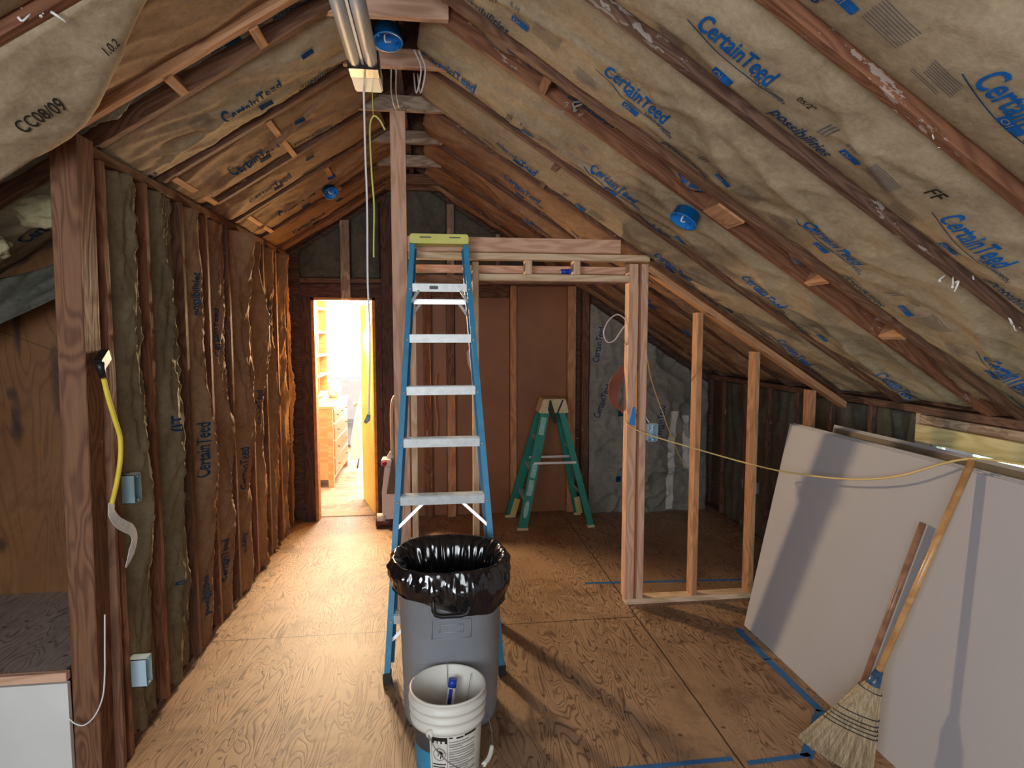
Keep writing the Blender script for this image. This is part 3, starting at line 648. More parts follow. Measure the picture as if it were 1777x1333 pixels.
for i, (a, b_) in enumerate(edges):
    sd_ = 60 + i * 3.3; rnd = random.Random(i + 5); A = [0.040, 0.046, 0.056, 0.046, 0.070, 0.060, 0.046, 0.050, 0.030][i]; W = b_ - a
    cen = [0.62, 0.45, 0.5, 0.55, 0.6, 0.55, 0.5, 0.5, 0.5][i]
    def h(u, v, ua, vb, A=A, sd_=sd_, W=W, cen=cen):
        x = ua; e = max(0.0, math.sin(math.pi * min(max(x, 0), 1))) ** 0.6
        prof = math.exp(-((x - cen - 0.18 * noise.noise(V(v * 1.1, sd_, 0))) / 0.30) ** 2)
        amp = A * (0.55 + 0.9 * (noise.noise(V(v * 1.4, sd_ * 1.7, 3)) + 0.35))
        z = -0.055 + amp * prof * 1.3 * e * min(1.0, 0.35 + v) + 0.010 * e
        z += e * 0.028 * (creases(u, v, sd_, (7.0, 0.7), 0.10) - 0.3) + e * 0.018 * creases(u, v, sd_ + 9, (13.0, 1.6), -0.25) + e * 0.006 * creases(u, v, sd_ + 3, (22.0, 3.0), 0.3)
        z += e * 0.010 * creases(u, v, sd_ + 19, (5, 14), 0.5) * (noise.noise(V(v * 2, sd_, 9)) + 0.5) + e * 0.012 * noise.noise(V(u * 9, v * 3, sd_))
        return z
    sh = Sheet((LX, a, 0), (0, 1, 0), (0, 0, 1), (1, 0, 0), W, 0.02, 2.54, h, 0.011, 0.016, 0.03)
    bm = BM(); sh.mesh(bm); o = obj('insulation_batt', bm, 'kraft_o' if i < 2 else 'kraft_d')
    tag(o, lab_l[i], 'insulation', 'insulation batts of the left wall')
    for z0, t_, sz in {1: [(1.35, '(IT', 0.10), (0.55, '0.', 0.06)], 2: [(1.02, 'CertainTeed', 0.085), (1.95, 'possibilities', 0.07), (0.2, 'possibilities', 0.07)], 3: [(1.7, 'CertainTeed', 0.08), (0.25, 'CertainTeed', 0.075)], 4: [(0.75, 'CertainTeed', 0.08), (0.3, 'building', 0.06)], 5: [(1.15, 'CertainTeed', 0.07)], 6: [(1.9, 'possibilities', 0.06)]}.get(i, []):
        bm = BM(); sh.stamp(bm, text2d(t_, 0.016, 0, 0.015, sz), (lambda x, y, z0=z0: (W * 0.42 - y, z0 + x)), 0, 0.006)
        if len(bm.faces): obj('printed_lettering', bm, 'navy_ink', o)
        else: bm.free()

# ------------------------------------------------------------------ alcove left of the post
bm = BM(); add_box(bm, (-2.9, 2.58, 0.475), (-1.47, 3.42, 0.513)); tag(obj('plywood_shelf', bm, 'plyshelf', origin=(0, 0, 0)), 'worn grey plywood ledge behind the corner post', 'ledge')
lumber('edge_strip', (-2.9, 2.565, 0.493), (-1.449, 2.565, 0.497), 0.03, 0.036, 'fir', 'pale wood strip along the front of the plywood ledge', 'trim board')
bm = BM(); add_box(bm, (-2.9, 2.555, 0.0), (-1.449, 2.575, 0.47)); tag(obj('white_panel', bm, 'whitepanel'), 'white painted panel under the plywood ledge', 'panel')
bm = BM(); add_prism(bm, [(-2.95, 0.513), (-1.47, 0.513), (-1.47, roofz(-1.47) - .0), (-2.95, roofz(-2.95) - .0)], 'y', 3.40, 3.42)
tag(obj('plywood_sheet', bm, 'plywall', origin=(-0.3, 1.2, 0.2)), 'knotty reddish plywood sheet standing at the back of the alcove', 'plywood')
# torn batt and yellow wool hanging in the alcove
def hh(u, v, a, b):
    return 0.03 * noise.noise(V(u * 5, v * 9, 3)) + 0.03 * creases(u, v, 4, (2, 8), 0.2) + 0.05 * math.sin(a * 3.1)
sh = Sheet((-2.75, 3.1, 1.50), V(0.9, 0, 0.44).normalized(), V(0, 0.5, 0.86).normalized(), V(0.3, -0.9, -0.2).normalized(), 1.35, 0, lambda u: 0.30 + 0.08 * math.sin(u * 4), hh, 0.02, 0.02, 0.05)
bm = BM(); sh.mesh(bm); tag(obj('insulation_batt', bm, 'kraft_g'), 'torn dark batt sagging over the alcove plywood', 'insulation')
def wool(c, rx, ry, rz, seed, label):
    bm = BM(); bmesh.ops.create_icosphere(bm, subdivisions=4, radius=1)
    for v in bm.verts:
        n = v.co.copy(); k = 1 + 0.28 * noise.noise(n * 2.2 + V(seed, 0, 0)) + 0.10 * noise.noise(n * 7 + V(0, seed, 0)); v.co = V(c[0] + n.x * rx * k, c[1] + n.y * ry * k, c[2] + n.z * rz * k)
    for f in bm.faces: f.smooth = True
    tag(obj('fiberglass_clump', bm, 'wool'), label, 'insulation')
wool((-1.62, 2.95, 2.37), 0.15, 0.08, 0.075, 1, 'bigger yellow fiberglass clump above the alcove beside the corner post')
wool((-1.83, 2.85, 2.20), 0.09, 0.07, 0.06, 7, 'smaller yellow fiberglass clump lower above the alcove')

# ------------------------------------------------------------------ back wall, doorway, gable
BY = 6.2
def stud(x0, x1, z0, z1, mat, label, y0=BY, d=0.09, group=None, name='wall_stud', cat='stud'):
    return lumber(name, ((x0 + x1) / 2, y0 + d / 2, z0), ((x0 + x1) / 2, y0 + d / 2, z1), x1 - x0, d, mat, label, cat, group, up=(0, 1, 0))
stud(-1.262, -1.165, 0, 2.19, 'old', 'dark post between the left stud wall and the lit doorway', group=None)
stud(-0.560, -0.500, 0, 2.19, 'old', 'dark narrow post on the right side of the lit doorway')
stud(-0.498, -0.385, 0, 3.16, 'old', 'tall dark post between the doorway and the pink stud')
lumber('header', (-1.262, BY + .04, 2.255), (-0.50, BY + .04, 2.255), 0.075, 0.13, 'old', 'dark header board over the lit doorway', 'header')
lumber('header', (-1.262, BY + .035, 2.352), (-0.50, BY + .035, 2.352), 0.07, 0.045, 'rafter_dark', 'thin brown plate on top of the doorway header', 'header')
stud(-0.872, -0.786, 2.175, 2.92, 'weathered', 'short pale gable stud above the doorway', y0=BY - 0.042, d=0.038)
stud(0.139, 0.212, 2.36, 3.10, 'weathered', 'short gable stud above the blue ladder')
stud(0.62, 0.66, 2.36, 2.82, 'weathered', 'gable stud hidden mostly by the new beam')
lumber('header', (-0.38, BY + .045, 2.345), (1.55, BY + .045, 2.345), 0.085, 0.045, 'rafter', 'brown plate across the top of the closet back wall', 'header')
lumber('board', (-0.38, BY + .02, 2.26), (0.75, BY + .02, 2.26), 0.03, 0.12, 'rafter_dark', 'dark rough board high on the closet back wall', 'board')
bm = BM()
for a, b in (((-1.163, 6.20, 0), (-1.135, 6.32, 2.19)), ((-0.588, 6.20, 0), (-0.562, 6.32, 2.19)), ((-1.163, 6.20, 2.165), (-0.562, 6.32, 2.19))): add_box(bm, a, b)
dr = struct(obj('door_1', bm, 'trim'))
# gable insulation
def gable(x0, x1, zlo, mat, label, seed, y=BY + 0.02, top=None, k=1.0):
    def h(u, v, a, b):
        e = math.sin(math.pi * min(max(a, 0), 1)) ** 0.5
        return 0.02 * e + k * e * 0.03 * (creases(u, v, seed, (3, 2), 0.5) - .3) + k * e * .02 * creases(u, v, seed + 4, (6, 5), -0.6) + (k - 1) * 0.03 * creases(u, v, seed + 9, (2.2, 0.9), -0.25) + 0.01 * noise.noise(V(u * 8, v * 8, seed))
    sh = Sheet((x0, y, 0), (1, 0, 0), (0, 0, 1), (0, -1, 0), x1 - x0, zlo, top or (lambda u: roofz(x0 + u) - 0.04), h, 0.02, 0.02, 0.03)
    bm = BM(); sh.mesh(bm); o = tag(obj('insulation_batt', bm, mat), label, 'insulation'); return sh, o
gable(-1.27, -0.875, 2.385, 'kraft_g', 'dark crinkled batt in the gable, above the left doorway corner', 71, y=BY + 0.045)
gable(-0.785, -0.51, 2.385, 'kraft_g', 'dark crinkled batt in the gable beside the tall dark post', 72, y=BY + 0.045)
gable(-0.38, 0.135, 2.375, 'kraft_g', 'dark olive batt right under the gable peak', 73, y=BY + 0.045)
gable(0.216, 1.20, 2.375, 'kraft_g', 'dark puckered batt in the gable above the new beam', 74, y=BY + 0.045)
# closet back panels
hp = [(-0.375, 0.125, 'hardboard panel hidden behind the blue ladder'), (0.215, 0.76, 'reddish brown hardboard panel in the middle of the closet'), (0.832, 1.35, 'darker hardboard panel behind the green stepladder')]
for x0, x1, l_ in hp:
    bm = BM(); add_box(bm, (x0, BY + 0.06, 0.0), (x1, BY + 0.07, 2.32)); tag(obj('hardboard_panel', bm, 'hardboard'), l_, 'panel')
stud(0.129, 0.211, 0, 1.25, 'stud', 'short orange stud scrap on the closet wall behind the ladder', y0=BY - 0.03, d=0.038)
stud(0.125, 0.205, 1.25, 2.32, 'rafter', 'brown upper stud of the closet wall behind the ladder')
stud(0.765, 0.828, 0, 2.32, 'stud', 'stud dividing the two visible closet panels')
stud(1.352, 1.436, 0, 2.32, 'stud', 'orange stud right of the green stepladder on the closet wall')
stud(1.49, 1.56, 0, 2.30, 'rafter_dark', 'dim stud at the edge of the grey hanging insulation', y0=BY - 0.05)
stud(-0.10, -0.02, 0, 2.32, 'rafter_red', 'reddish stud with an orange wire behind the blue ladder', y0=BY - 0.02)
bm = BM()
for k in range(9):
    pass
add_prism(bm, [(0.33, 1.66), (0.36, 1.70), (0.40, 1.66), (0.42, 1.55), (0.46, 1.40), (0.43, 1.36), (0.38, 1.44), (0.34, 1.54)], 'y', BY + 0.055, BY + 0.0598)
tag(obj('torn_patch', bm, 'offwhite'), 'pale torn patch on the closet hardboard seen through the blue ladder', 'torn patch')
# grey hanging insulation at the far right
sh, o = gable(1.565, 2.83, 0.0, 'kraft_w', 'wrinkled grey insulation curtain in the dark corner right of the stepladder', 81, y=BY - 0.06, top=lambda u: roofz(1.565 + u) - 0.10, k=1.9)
bm = BM()
for x_, z_, r_, t_ in ((0.10, 0.98, 70, 'CertainTeed'), (0.42, 0.06, 70, 'CertainTeed'), (0.75, 0.75, 85, 'CertainTeed'), (0.08, 1.55, 80, 'CertainTeed')):
    c_, s_ = math.cos(R(r_)), math.sin(R(r_)); sh.stamp(bm, text2d(t_, 0.012, 0, 0.02, 0.095), (lambda x, y, x_=x_, z_=z_: (x_ + x * c_ - y * s_, z_ + x * s_ + y * c_)), 0, 0.004)
for x_, z_ in ((0.30, 1.0), (0.28, 0.32)): sh.stamp(bm, rect2d(0, 0, 0.06, 0.06), (lambda x, y, x_=x_, z_=z_: (x_ + x, z_ + y)), 0, 0.004)
obj('printed_lettering', bm, 'navy_ink', o)
bm = BM()
for x_, z0, z1, lean in ((0.82, 0.02, 1.05, 0.02), (1.00, 0.45, 1.0, -0.05)):
    sh.stamp(bm, rect2d(0, 0, 0.075, z1 - z0), (lambda x, y, x_=x_, z0=z0, lean=lean: (x_ + x + lean * y, z0 + y)), 0, 0.005)
obj('tape_strip', bm, 'cloth', o)

# right knee wall
lumber('top_plate', (2.89, -0.8, 1.40), (2.89, 6.2, 1.40), 0.09, 0.045, 'rafter_dark', 'dark top plate of the low right wall under the eave', 'wall plate')
lumber('bottom_plate', (2.89, -0.8, 0.02), (2.89, 6.2, 0.02), 0.09, 0.04, 'rafter_dark', 'dark bottom plate of the low right wall', 'wall plate')
kn = [(5.85, 'rafter_dark'), (5.42, 'rafter_dark'), (5.0, 'rafter_dark'), (4.58, 'rafter_dark'), (4.16, 'rafter_dark'), (3.74, 'rafter_dark'), (3.33, 'weathered')]
for i, (y, m) in enumerate(kn):
    lumber('wall_stud', (2.89, y, 0.04), (2.89, y, 1.378), 0.038, 0.09, m, ('pale split stud beside the side window' if i == 6 else f'dark stud of the low right wall, {ORD[i]} from the gable end'), 'stud', 'studs of the low right wall', up=(1, 0, 0))
for i in range(6):
    y1, y0 = kn[i][0] - 0.02, kn[i + 1][0] + 0.02
    def h(u, v, a, b, sd_=90 + i):
        e = math.sin(math.pi * min(max(a, 0), 1)) ** 0.5
        return -0.02 + 0.02 * e + e * 0.03 * (creases(u, v, sd_, (6, 1.5), 0.1) - .3) + 0.008 * noise.noise(V(u * 8, v * 4, sd_))
    sh = Sheet((2.86, y0, 0), (0, 1, 0), (0, 0, 1), (-1, 0, 0), y1 - y0, 0.04, 1.37, h, 0.02, 0.025, 0.03)
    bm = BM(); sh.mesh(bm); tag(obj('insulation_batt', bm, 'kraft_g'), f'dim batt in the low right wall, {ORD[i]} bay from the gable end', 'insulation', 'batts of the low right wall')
lumber('window_header', (2.83, 3.31, 1.268), (2.83, 0.9, 1.268), 0.038, 0.10, 'yellowpine', 'yellowish nailed board over the side window behind the drywall', 'header')
lumber('window_header', (2.86, 3.31, 1.345), (2.86, 0.9, 1.345), 0.038, 0.05, 'weathered', 'grey weathered board above the yellowish window board', 'header')

# ------------------------------------------------------------------ new partition framing
FY = 4.0
def fs(x0, x1, z0, z1, mat, label, y=None, d=0.09): return stud(x0, x1, z0, z1, mat, label, y0=(y if y is not None else FY - 0.02), d=d)
fs(-0.250, -0.157, 0.0, 3.20, 'fir', 'tall pink stud rising to the roof peak left of the blue ladder', y=3.965, d=0.038)
fs(-0.146, -0.108, 0.0, 2.30, 'pine', 'pale stud directly behind the left rail of the blue ladder')
fs(0.249, 0.288, 0.0, 2.30, 'pine', 'pale jack stud behind the right rail of the blue ladder')
fs(1.275, 1.335, 0.038, 2.30, 'fir', 'left stud of the doubled pair holding the yellow cord')
fs(1.358, 1.404, 0.038, 2.30, 'fir', 'right stud of the doubled pair, carrying the outlet box')
for i, x in enumerate((1.770, 2.182, 2.60)):
    fs(x - 0.019, x + 0.019, 0.038, roofz(x) - 0.125, 'stud', ['orange partition stud in the middle of the sloped frame', 'orange partition stud nearest the drywall edge', 'orange partition stud peeking over the drywall top'][i])
lumber('sole_plate', (1.285, FY + .025, 0.019), (2.84, FY + .025, 0.019), 0.09, 0.038, 'pine', 'pale sole plate of the new sloped partition on the floor', 'wall plate')
lumber('header_beam', (-0.157, FY, 2.408), (1.215, FY, 2.408), 0.04, 0.09, 'fir', 'knotty pink beam on top of the new closet frame', 'beam')
lumber('top_plate', (-0.15, FY + .005, 2.334), (1.405, FY + .005, 2.334), 0.09, 0.04, 'pine', 'pale plate under the knotty pink beam', 'wall plate')
lumber('door_header', (0.288, FY + .01, 2.203), (1.275, FY + .01, 2.203), 0.09, 0.042, 'pine', 'pale lower plate of the closet door header', 'header')
lumber('header_board', (-0.108, FY + .11, 2.265), (1.30, FY + .11, 2.265), 0.035, 0.05, 'fir', 'pink board behind the short cripple pieces', 'board')
lumber('header_board', (-0.108, FY + .11, 2.20), (1.30, FY + .11, 2.20), 0.035, 0.05, 'rafter', 'brown board low behind the cripple pieces', 'board')
for i, x in enumerate((0.61, 0.925)):
    fs(x - 0.022, x + 0.022, 2.225, 2.314, 'pine', ['short cripple block left of the blue cap in the door header', 'short cripple block right of the blue cap in the door header'][i])
lumber('sloped_plate', (1.405, FY + .025, 2.275), (2.86, FY + .025, 2.275 - SL * 1.455), 0.09, 0.04, 'stud', 'sloped orange plate of the partition following the roof', 'wall plate')
bm = BM(); add_tube(bm, [(0.82, 3.99, 2.245), (0.87, 3.99, 2.245)], 0.016, 12); add_box(bm, (0.87, 3.975, 2.228), (0.885, 4.0, 2.262)); bc = obj('spray_nozzle', bm, 'capblue'); tag(bc, 'small blue capped tube lying in the closet door header', 'tube')

# ------------------------------------------------------------------ blue round ceiling boxes
def round_box(c, ax, label, r=0.052, d=0.055):
    t = thing('ceiling_box', label, 'electrical box', c)
    bm = BM(); add_lathe(bm, [(r * .55, -d), (r * .92, -d), (r * .96, 0), (r * 1.02, 0.0), (r * 1.02, 0.004), (r * .90, 0.004), (r * .88, -d * .92), (0.002, -d * .92)], c, 32, axis=ax, cap0=True); obj('shell', bm, 'boxblue', t)
    bm = BM(); A = Vector(ax).normalized(); u = A.orthogonal().normalized(); 
    for s in (-1, 1):
        q = Vector(c) + u * s * r * .86; add_tube(bm, [q - A * .03, q + A * .006], 0.006, 8)
    obj('screw_post', bm, 'boxblue', t)
    bm = BM(); q = Vector(c); add_tube(bm, [q - A * .05, q - A * .02 + u * .02, q + A * .01 + u * .015, q - A * .01 - u * .02], 0.004, 6, smooth=5); obj('wire_end', bm, 'whitecord', t)
round_box((-0.195, 3.06, 3.20), (-0.0, -0.25, -1), 'round bright blue box under the roof peak beside the light strip', 0.068, 0.06)
round_box(tuple(rp(1, 1.70, 2.98, 0.055)), (-SN, -0.1, -CO), 'round blue box on the right slope beside the wide brown block', 0.070, 0.05)
round_box(tuple(rp(-1, 0.73, 4.96, 0.07)), (SN, -0.6, -CO), 'small blue box on the left slope over the doorway side', 0.055, 0.07)

# ------------------------------------------------------------------ fluorescent strip and hanging wires
t = thing('strip_light', 'long unlit ribbed strip light under the ridge with a white end cap', 'light', (-0.285, 2.4, 3.0))
bm = BM(); add_prism(bm, [(-0.345, 3.015), (-0.225, 3.015), (-0.225, 3.03), (-0.25, 3.045), (-0.32, 3.045), (-0.345, 3.03)], 'y', 1.75, 2.81); obj('housing', bm, 'fixture', t)
for k in (-0.034, 0.034):
    bm = BM(); add_tube(bm, [(-0.285 + k, 1.75, 3.0), (-0.285 + k, 2.81, 3.0)], 0.028, 14); obj('tube', bm, 'tube', t)
bm = BM(); add_box(bm, (-0.29, 1.75, 2.985), (-0.28, 2.81, 3.015)); obj('rib', bm, 'fixture', t)
bm = BM(); add_box(bm, (-0.350, 2.80, 2.968), (-0.220, 2.90, 3.048)); bevel(bm, .003); obj('gasket', bm, 'black', t)
bm = BM(); add_box(bm, (-0.348, 2.90, 2.970), (-0.222, 3.07, 3.046)); bevel(bm, .006, 2); obj('end_cap', bm, 'white', t)
bm = BM(); add_tube(bm, [(-0.30, 2.5, 3.045), (-0.30, 2.5, 3.33)], 0.0025, 6); add_tube(bm, [(-0.30, 2.0, 3.045), (-0.30, 2.0, 3.28)], 0.0025, 6); obj('hanger_wire', bm, 'wire', t)
t = thing('light_cord', 'thin white cord hanging from the strip light to a plug', 'cord', (-0.30, 3.1, 1.62))
bm = BM(); pc = [(-0.31, 3.06, 2.99), (-0.312, 3.10, 2.7), (-0.308, 3.1, 2.45), (-0.312, 3.1, 2.1), (-0.306, 3.1, 1.85), (-0.312, 3.1, 1.62), (-0.318, 3.1, 1.45)]
add_tube(bm, pc, 0.0048, 8, smooth=8); obj('cable', bm, 'whitecord', t)
bm = BM(); add_tube(bm, [(-0.318, 3.1, 1.45), (-0.325, 3.1, 1.425), (-0.338, 3.1, 1.41)], [0.009, 0.012, 0.008], 10); obj('plug', bm, 'boxgrey', t)
bm = BM(); add_tube(bm, [(-0.268, 3.02, 2.98), (-0.268, 3.05, 2.86)], 0.0016, 6); add_tube(bm, [(-0.215, 3.06, 2.80), (-0.24, 3.06, 2.845), (-0.268, 3.06, 2.86), (-0.285, 3.06, 2.80), (-0.280, 3.06, 2.6), (-0.272, 3.06, 2.45), (-0.276, 3.06, 2.30), (-0.278, 3.06, 2.21)], 0.0042, 8, smooth=8)
tag(obj('pull_wire', bm, 'limewire'), 'yellow green wire hooked over and dangling below the strip light', 'wire')
bm = BM()
for dx in (0, 0.025): add_tube(bm, [(-0.20 + dx, 3.36, 3.20), (-0.205 + dx, 3.42, 3.10), (-0.19 + dx, 3.6, 3.08), (-0.155 + dx, 3.85, 3.18)], 0.004, 6, smooth=6)
tag(obj('loose_wire', bm, 'offwhite'), 'pair of pale wires drooping between the two roof ties', 'wire')
bm = BM()
for dx in (0, 0.02): add_tube(bm, [(-0.075 + dx, 3.04, 3.16), (-0.045 + dx, 3.10, 3.10), (-0.07 + dx, 3.18, 3.02), (-0.085 + dx, 3.28, 3.15)], 0.004, 6, smooth=6)
tag(obj('loose_wire', bm, 'offwhite'), 'pale wires curling out of the round blue box at the peak', 'wire')

# ------------------------------------------------------------------ blue stepladder, folded and leaning on the beam
LEAN = 0.26
def lp(x, z, dy=0.0): return V(x, 3.2 + LEAN * z + dy, z)
t = thing('step_ladder', 'tall blue stepladder with yellow top leaning on the new beam', 'ladder', (0.04, 3.25, 0))
def xl(z): return -0.262 + (0.262 - 0.118) * z / 2.40
def xr(z): return 0.350 - (0.350 - 0.198) * z / 2.40
for f, mi in ((xl, 1), (xr, -1)):
    bm = BM(); a, b = lp(f(0), 0.03), lp(f(2.38), 2.38); off = V(0, 0.03, 0)
    add_beam(bm, a, b, 0.030, 0.006, up=(0, -1, 0.26)); add_beam(bm, a + V(-mi * .013, .035, 0), b + V(-mi * .013, .035, 0), 0.005, 0.075, up=(0, -1, .26)); add_beam(bm, a + V(0, 0.072, 0), b + V(0, 0.072, 0), 0.030, 0.006, up=(0, -1, .26))
    rl = obj('rail', bm, 'blue', t)
    bm = BM()
    for z in (0.337, 0.64, 0.94, 1.25, 1.54, 1.84, 2.14):
        q = lp(f(z), z - .03, -0.004); add_lathe(bm, [(0.0075, 0), (0.006, 0.004), (0.001, 0.005)], q, 10, axis=(0, -1, .2), cap0=True)
    obj('rivet', bm, 'alum', rl)
    bm = BM(); q = lp(f(0), 0.0); add_beam(bm, q + V(0, .035, 0), q + V(0, .045, .05), 0.04, 0.085, up=(0, -1, .26)); obj('foot_pad', bm, 'black', t)
for i, z in enumerate((0.337, 0.64, 0.94, 1.25, 1.54, 1.84, 2.14)):
    a, b = xl(z) + 0.014, xr(z) - 0.014; q = lp(0, z); bm = BM()
    add_box(bm, (a, q.y - 0.006, z - 0.046), (b, q.y - 0.002, z)); add_box(bm, (a, q.y - 0.002, z - 0.004), (b, q.y + 0.078, z)); add_box(bm, (a, q.y + 0.074, z - 0.03), (b, q.y + 0.078, z))
    for k in range(6): add_box(bm, (a, q.y + 0.004 + k * .013, z), (b, q.y + 0.009 + k * .013, z + 0.0025))
    obj('step', bm, 'alum_lite', t)
def brace(x0, z0, x1, z1, dy): 
    bm = BM(); add_beam(bm, lp(x0, z0, dy), lp(x1, z1, dy), 0.016, 0.004, up=(0, -1, .26)); obj('brace', bm, 'alum', t)
for s in (-1, 1):
    fx = xl if s < 0 else xr
    brace(fx(2.04) - s * .012, 2.03, fx(2.10) - s * .055, 2.10, -0.0)
    brace(fx(1.92) - s * .01, 1.94, fx(2.02) - s * .07, 2.035, 0.10)
    brace(fx(0.75) - s * .01, 0.77, fx(0.9) - s * .145, 0.90, 0.03)
    brace(fx(0.2) - s * .01, 0.20, fx(0.3) - s * .12, 0.30, 0.03)
# rear section folded behind
for s in (-1, 1):
    fx = xl if s < 0 else xr
    bm = BM(); a, b = lp(fx(0) - s * .02, 0.06, 0.105), lp(fx(2.36) - s * .012, 2.36, 0.095); add_beam(bm, a, b, 0.024, 0.03, up=(0, -1, .26)); obj('rear_rail', bm, 'blue_in', t)
for z in (2.045,):
    bm = BM(); q = lp(0, z, 0.085); add_box(bm, (xl(z) + .018, q.y, z - .022 if z > 2 else z - .012), (xr(z) - .018, q.y + 0.004, z + 0.006)); add_box(bm, (xl(z) + .018, q.y, z + .004), (xr(z) - .018, q.y + 0.022, z + 0.008)); obj('rear_bar', bm, 'alum', t)
bm = BM(); q = lp(0, 2.40)
add_prism(bm, [(-0.134, 2.385), (0.216, 2.385), (0.218, 2.42), (0.212, 2.442), (-0.130, 2.442), (-0.136, 2.42)], 'y', q.y - 0.015, q.y + 0.13); bevel(bm, .005, 2)
cp = obj('top_cap', bm, 'yellowplastic', t)
bm = BM()
for x in (-0.075, 0.10): add_box(bm, (x, q.y - 0.0165, 2.417), (x + 0.068, q.y - 0.0135, 2.424))
obj('slot', bm, 'dgrey', cp)
bm = BM(); add_box(bm, (-0.02, lp(0, 2.115).y - .0075, 2.108), (0.03, lp(0, 2.115).y - .0062, 2.128)); obj('maker_sticker', bm, 'dgrey', t)

# ------------------------------------------------------------------ trash can and bag
CX, CY_ = 0.068, 2.97
def sq(a, r, h, n=3.0):
    c, s = abs(math.cos(a)), abs(math.sin(a)); return r / ((c ** n + s ** n) ** (1 / n)) 
t = thing('trash_can', 'large grey plastic trash can in front of the blue ladder', 'trash can', (CX, CY_, 0))
bm = BM(); add_lathe(bm, [(0.002, 0.012), (0.19, 0.012), (0.205, 0.0), (0.222, 0.01), (0.226, 0.04), (0.248, 0.70), (0.262, 0.705), (0.264, 0.755), (0.252, 0.76), (0.240, 0.70), (0.214, 0.04), (0.002, 0.03)], (CX, CY_, 0), 72, rfun=lambda a, r, h: sq(a, r, h, 2.5))
obj('body', bm, 'can', t)
bm = BM(); yf = CY_ - 0.247
for (x0, z0, x1, z1, tt) in ((-0.055, 0.50, 0.05, 0.535, .003), (-0.09, 0.47, 0.085, 0.56, .002)):
    for a, b in (((CX + x0, z0), (CX + x1, z0)), ((CX + x0, z1), (CX + x1, z1)), ((CX + x0, z0), (CX + x0, z1)), ((CX + x1, z0), (CX + x1, z1))):
        ya = CY_ - sq(-1.57, 0.226 + 0.022 * (a[1] - .04) / .66, 0, 2.5) - .0005; yb = CY_ - sq(-1.57, 0.226 + 0.022 * (b[1] - .04) / .66, 0, 2.5) - .0005
        add_tube(bm, [(a[0], ya, a[1]), (b[0], yb, b[1])], tt, 6)
obj('embossed_frame', bm, 'can', t)
bm = BM(); yh = CY_ - 0.262
add_tube(bm, [(CX - 0.080, yh, 0.70), (CX - 0.080, yh - .012, 0.62), (CX - 0.07, yh - .014, 0.600), (CX - 0.045, yh - .014, 0.592), (CX + 0.045, yh - .014, 0.592), (CX + 0.07, yh - .014, 0.600), (CX + 0.080, yh - .012, 0.62), (CX + 0.080, yh, 0.70)], 0.010, 10); obj('handle', bm, 'black', t)
# bag: cuff over the rim, folds running down inside
bm = BM()
def bagr(a, r, h):
    out = 1 if h < 5 else 0
    f = 0.010 * noise.noise(V(math.cos(a) * 4, math.sin(a) * 4, h * 2)) + 0.005 * noise.noise(V(math.cos(a) * 14, math.sin(a) * 14, h * 4))
    return sq(a, r, h, 2.3) + f
seg = 220; rings = []
def hem(a):   # how far the cuff hangs on each side
    return 0.120 + 0.085 * max(0, math.cos(a + 1.05)) ** 3 + 0.02 * noise.noise(V(math.cos(a) * 2.5, math.sin(a) * 2.5, 1)) 
prof = [('i', 0.30), ('i', 0.36), ('i', 0.42), ('i', 0.47), ('i', 0.52), ('i', 0.56), ('i', 0.60), ('i', 0.64), ('i', 0.68), ('i', 0.72), ('i', 0.76), ('t', 0), ('o', 0.0), ('o', 0.12), ('o', 0.28), ('o', 0.45), ('o', 0.62), ('o', 0.8), ('o', 0.93), ('o', 1.0)]
for kind, p in prof:
    ring = []
    for k in range(seg):
        a = 2 * math.pi * k / seg; pl = abs(math.sin(a * 13 + 3 * noise.noise(V(math.cos(a) * 2, math.sin(a) * 2, 0)))) ** 0.6
        if kind == 'i':
            r = 0.135 + 0.075 * min(1, (p - .30) / .40) + 0.018 * sst(0.68, 0.76, p) + 0.022 * (pl - .5) * (1 - .5 * (p - .3) / .46) + 0.016 * (creases(a * 2.2, p, 15, (2.6, 3.5), 0.6) - .4); z = p
        elif kind == 't': r = 0.262 + 0.006 * pl; z = 0.792 + 0.012 * noise.noise(V(math.cos(a) * 3, math.sin(a) * 3, 1))
        else:
            z = 0.785 - hem(a) * p; r = 0.270 + 0.018 * math.sin(math.pi * min(1, p * 1.1)) + 0.010 * p
            cr = creases(a * 1.1, p, 5, (2.4, 1.3), 0.9) + 0.8 * creases(a * 1.5, p, 8, (4.5, 1.7), -0.7) + 0.5 * creases(a * 2.5, p, 28, (5.5, 3.7), 0.4)
            r += 0.019 * (cr - 0.5) * math.sin(math.pi * min(1, p + .08)) + 0.010 * noise.noise(V(math.cos(a) * 5, math.sin(a) * 5, p * 2.5))
        rr = sq(a, r, 0, 2.4); ring.append(bm.verts.new((CX + rr * math.cos(a), CY_ + rr * math.sin(a), z)))
    rings.append(ring)
for a_, b_ in zip(rings, rings[1:]):
    for k in range(seg):
        f = bm.faces.new((a_[k], a_[(k + 1) % seg], b_[(k + 1) % seg], b_[k])); f.smooth = True
bm.faces.new(rings[0])
bg = obj('trash_bag', bm, 'bag', origin=(CX, CY_, 0.3)); tag(bg, 'shiny black plastic bag folded over the rim of the grey trash can', 'bag')
sm = bg.modifiers.new('s', 'SUBSURF'); sm.levels = 1; sm.render_levels = 1

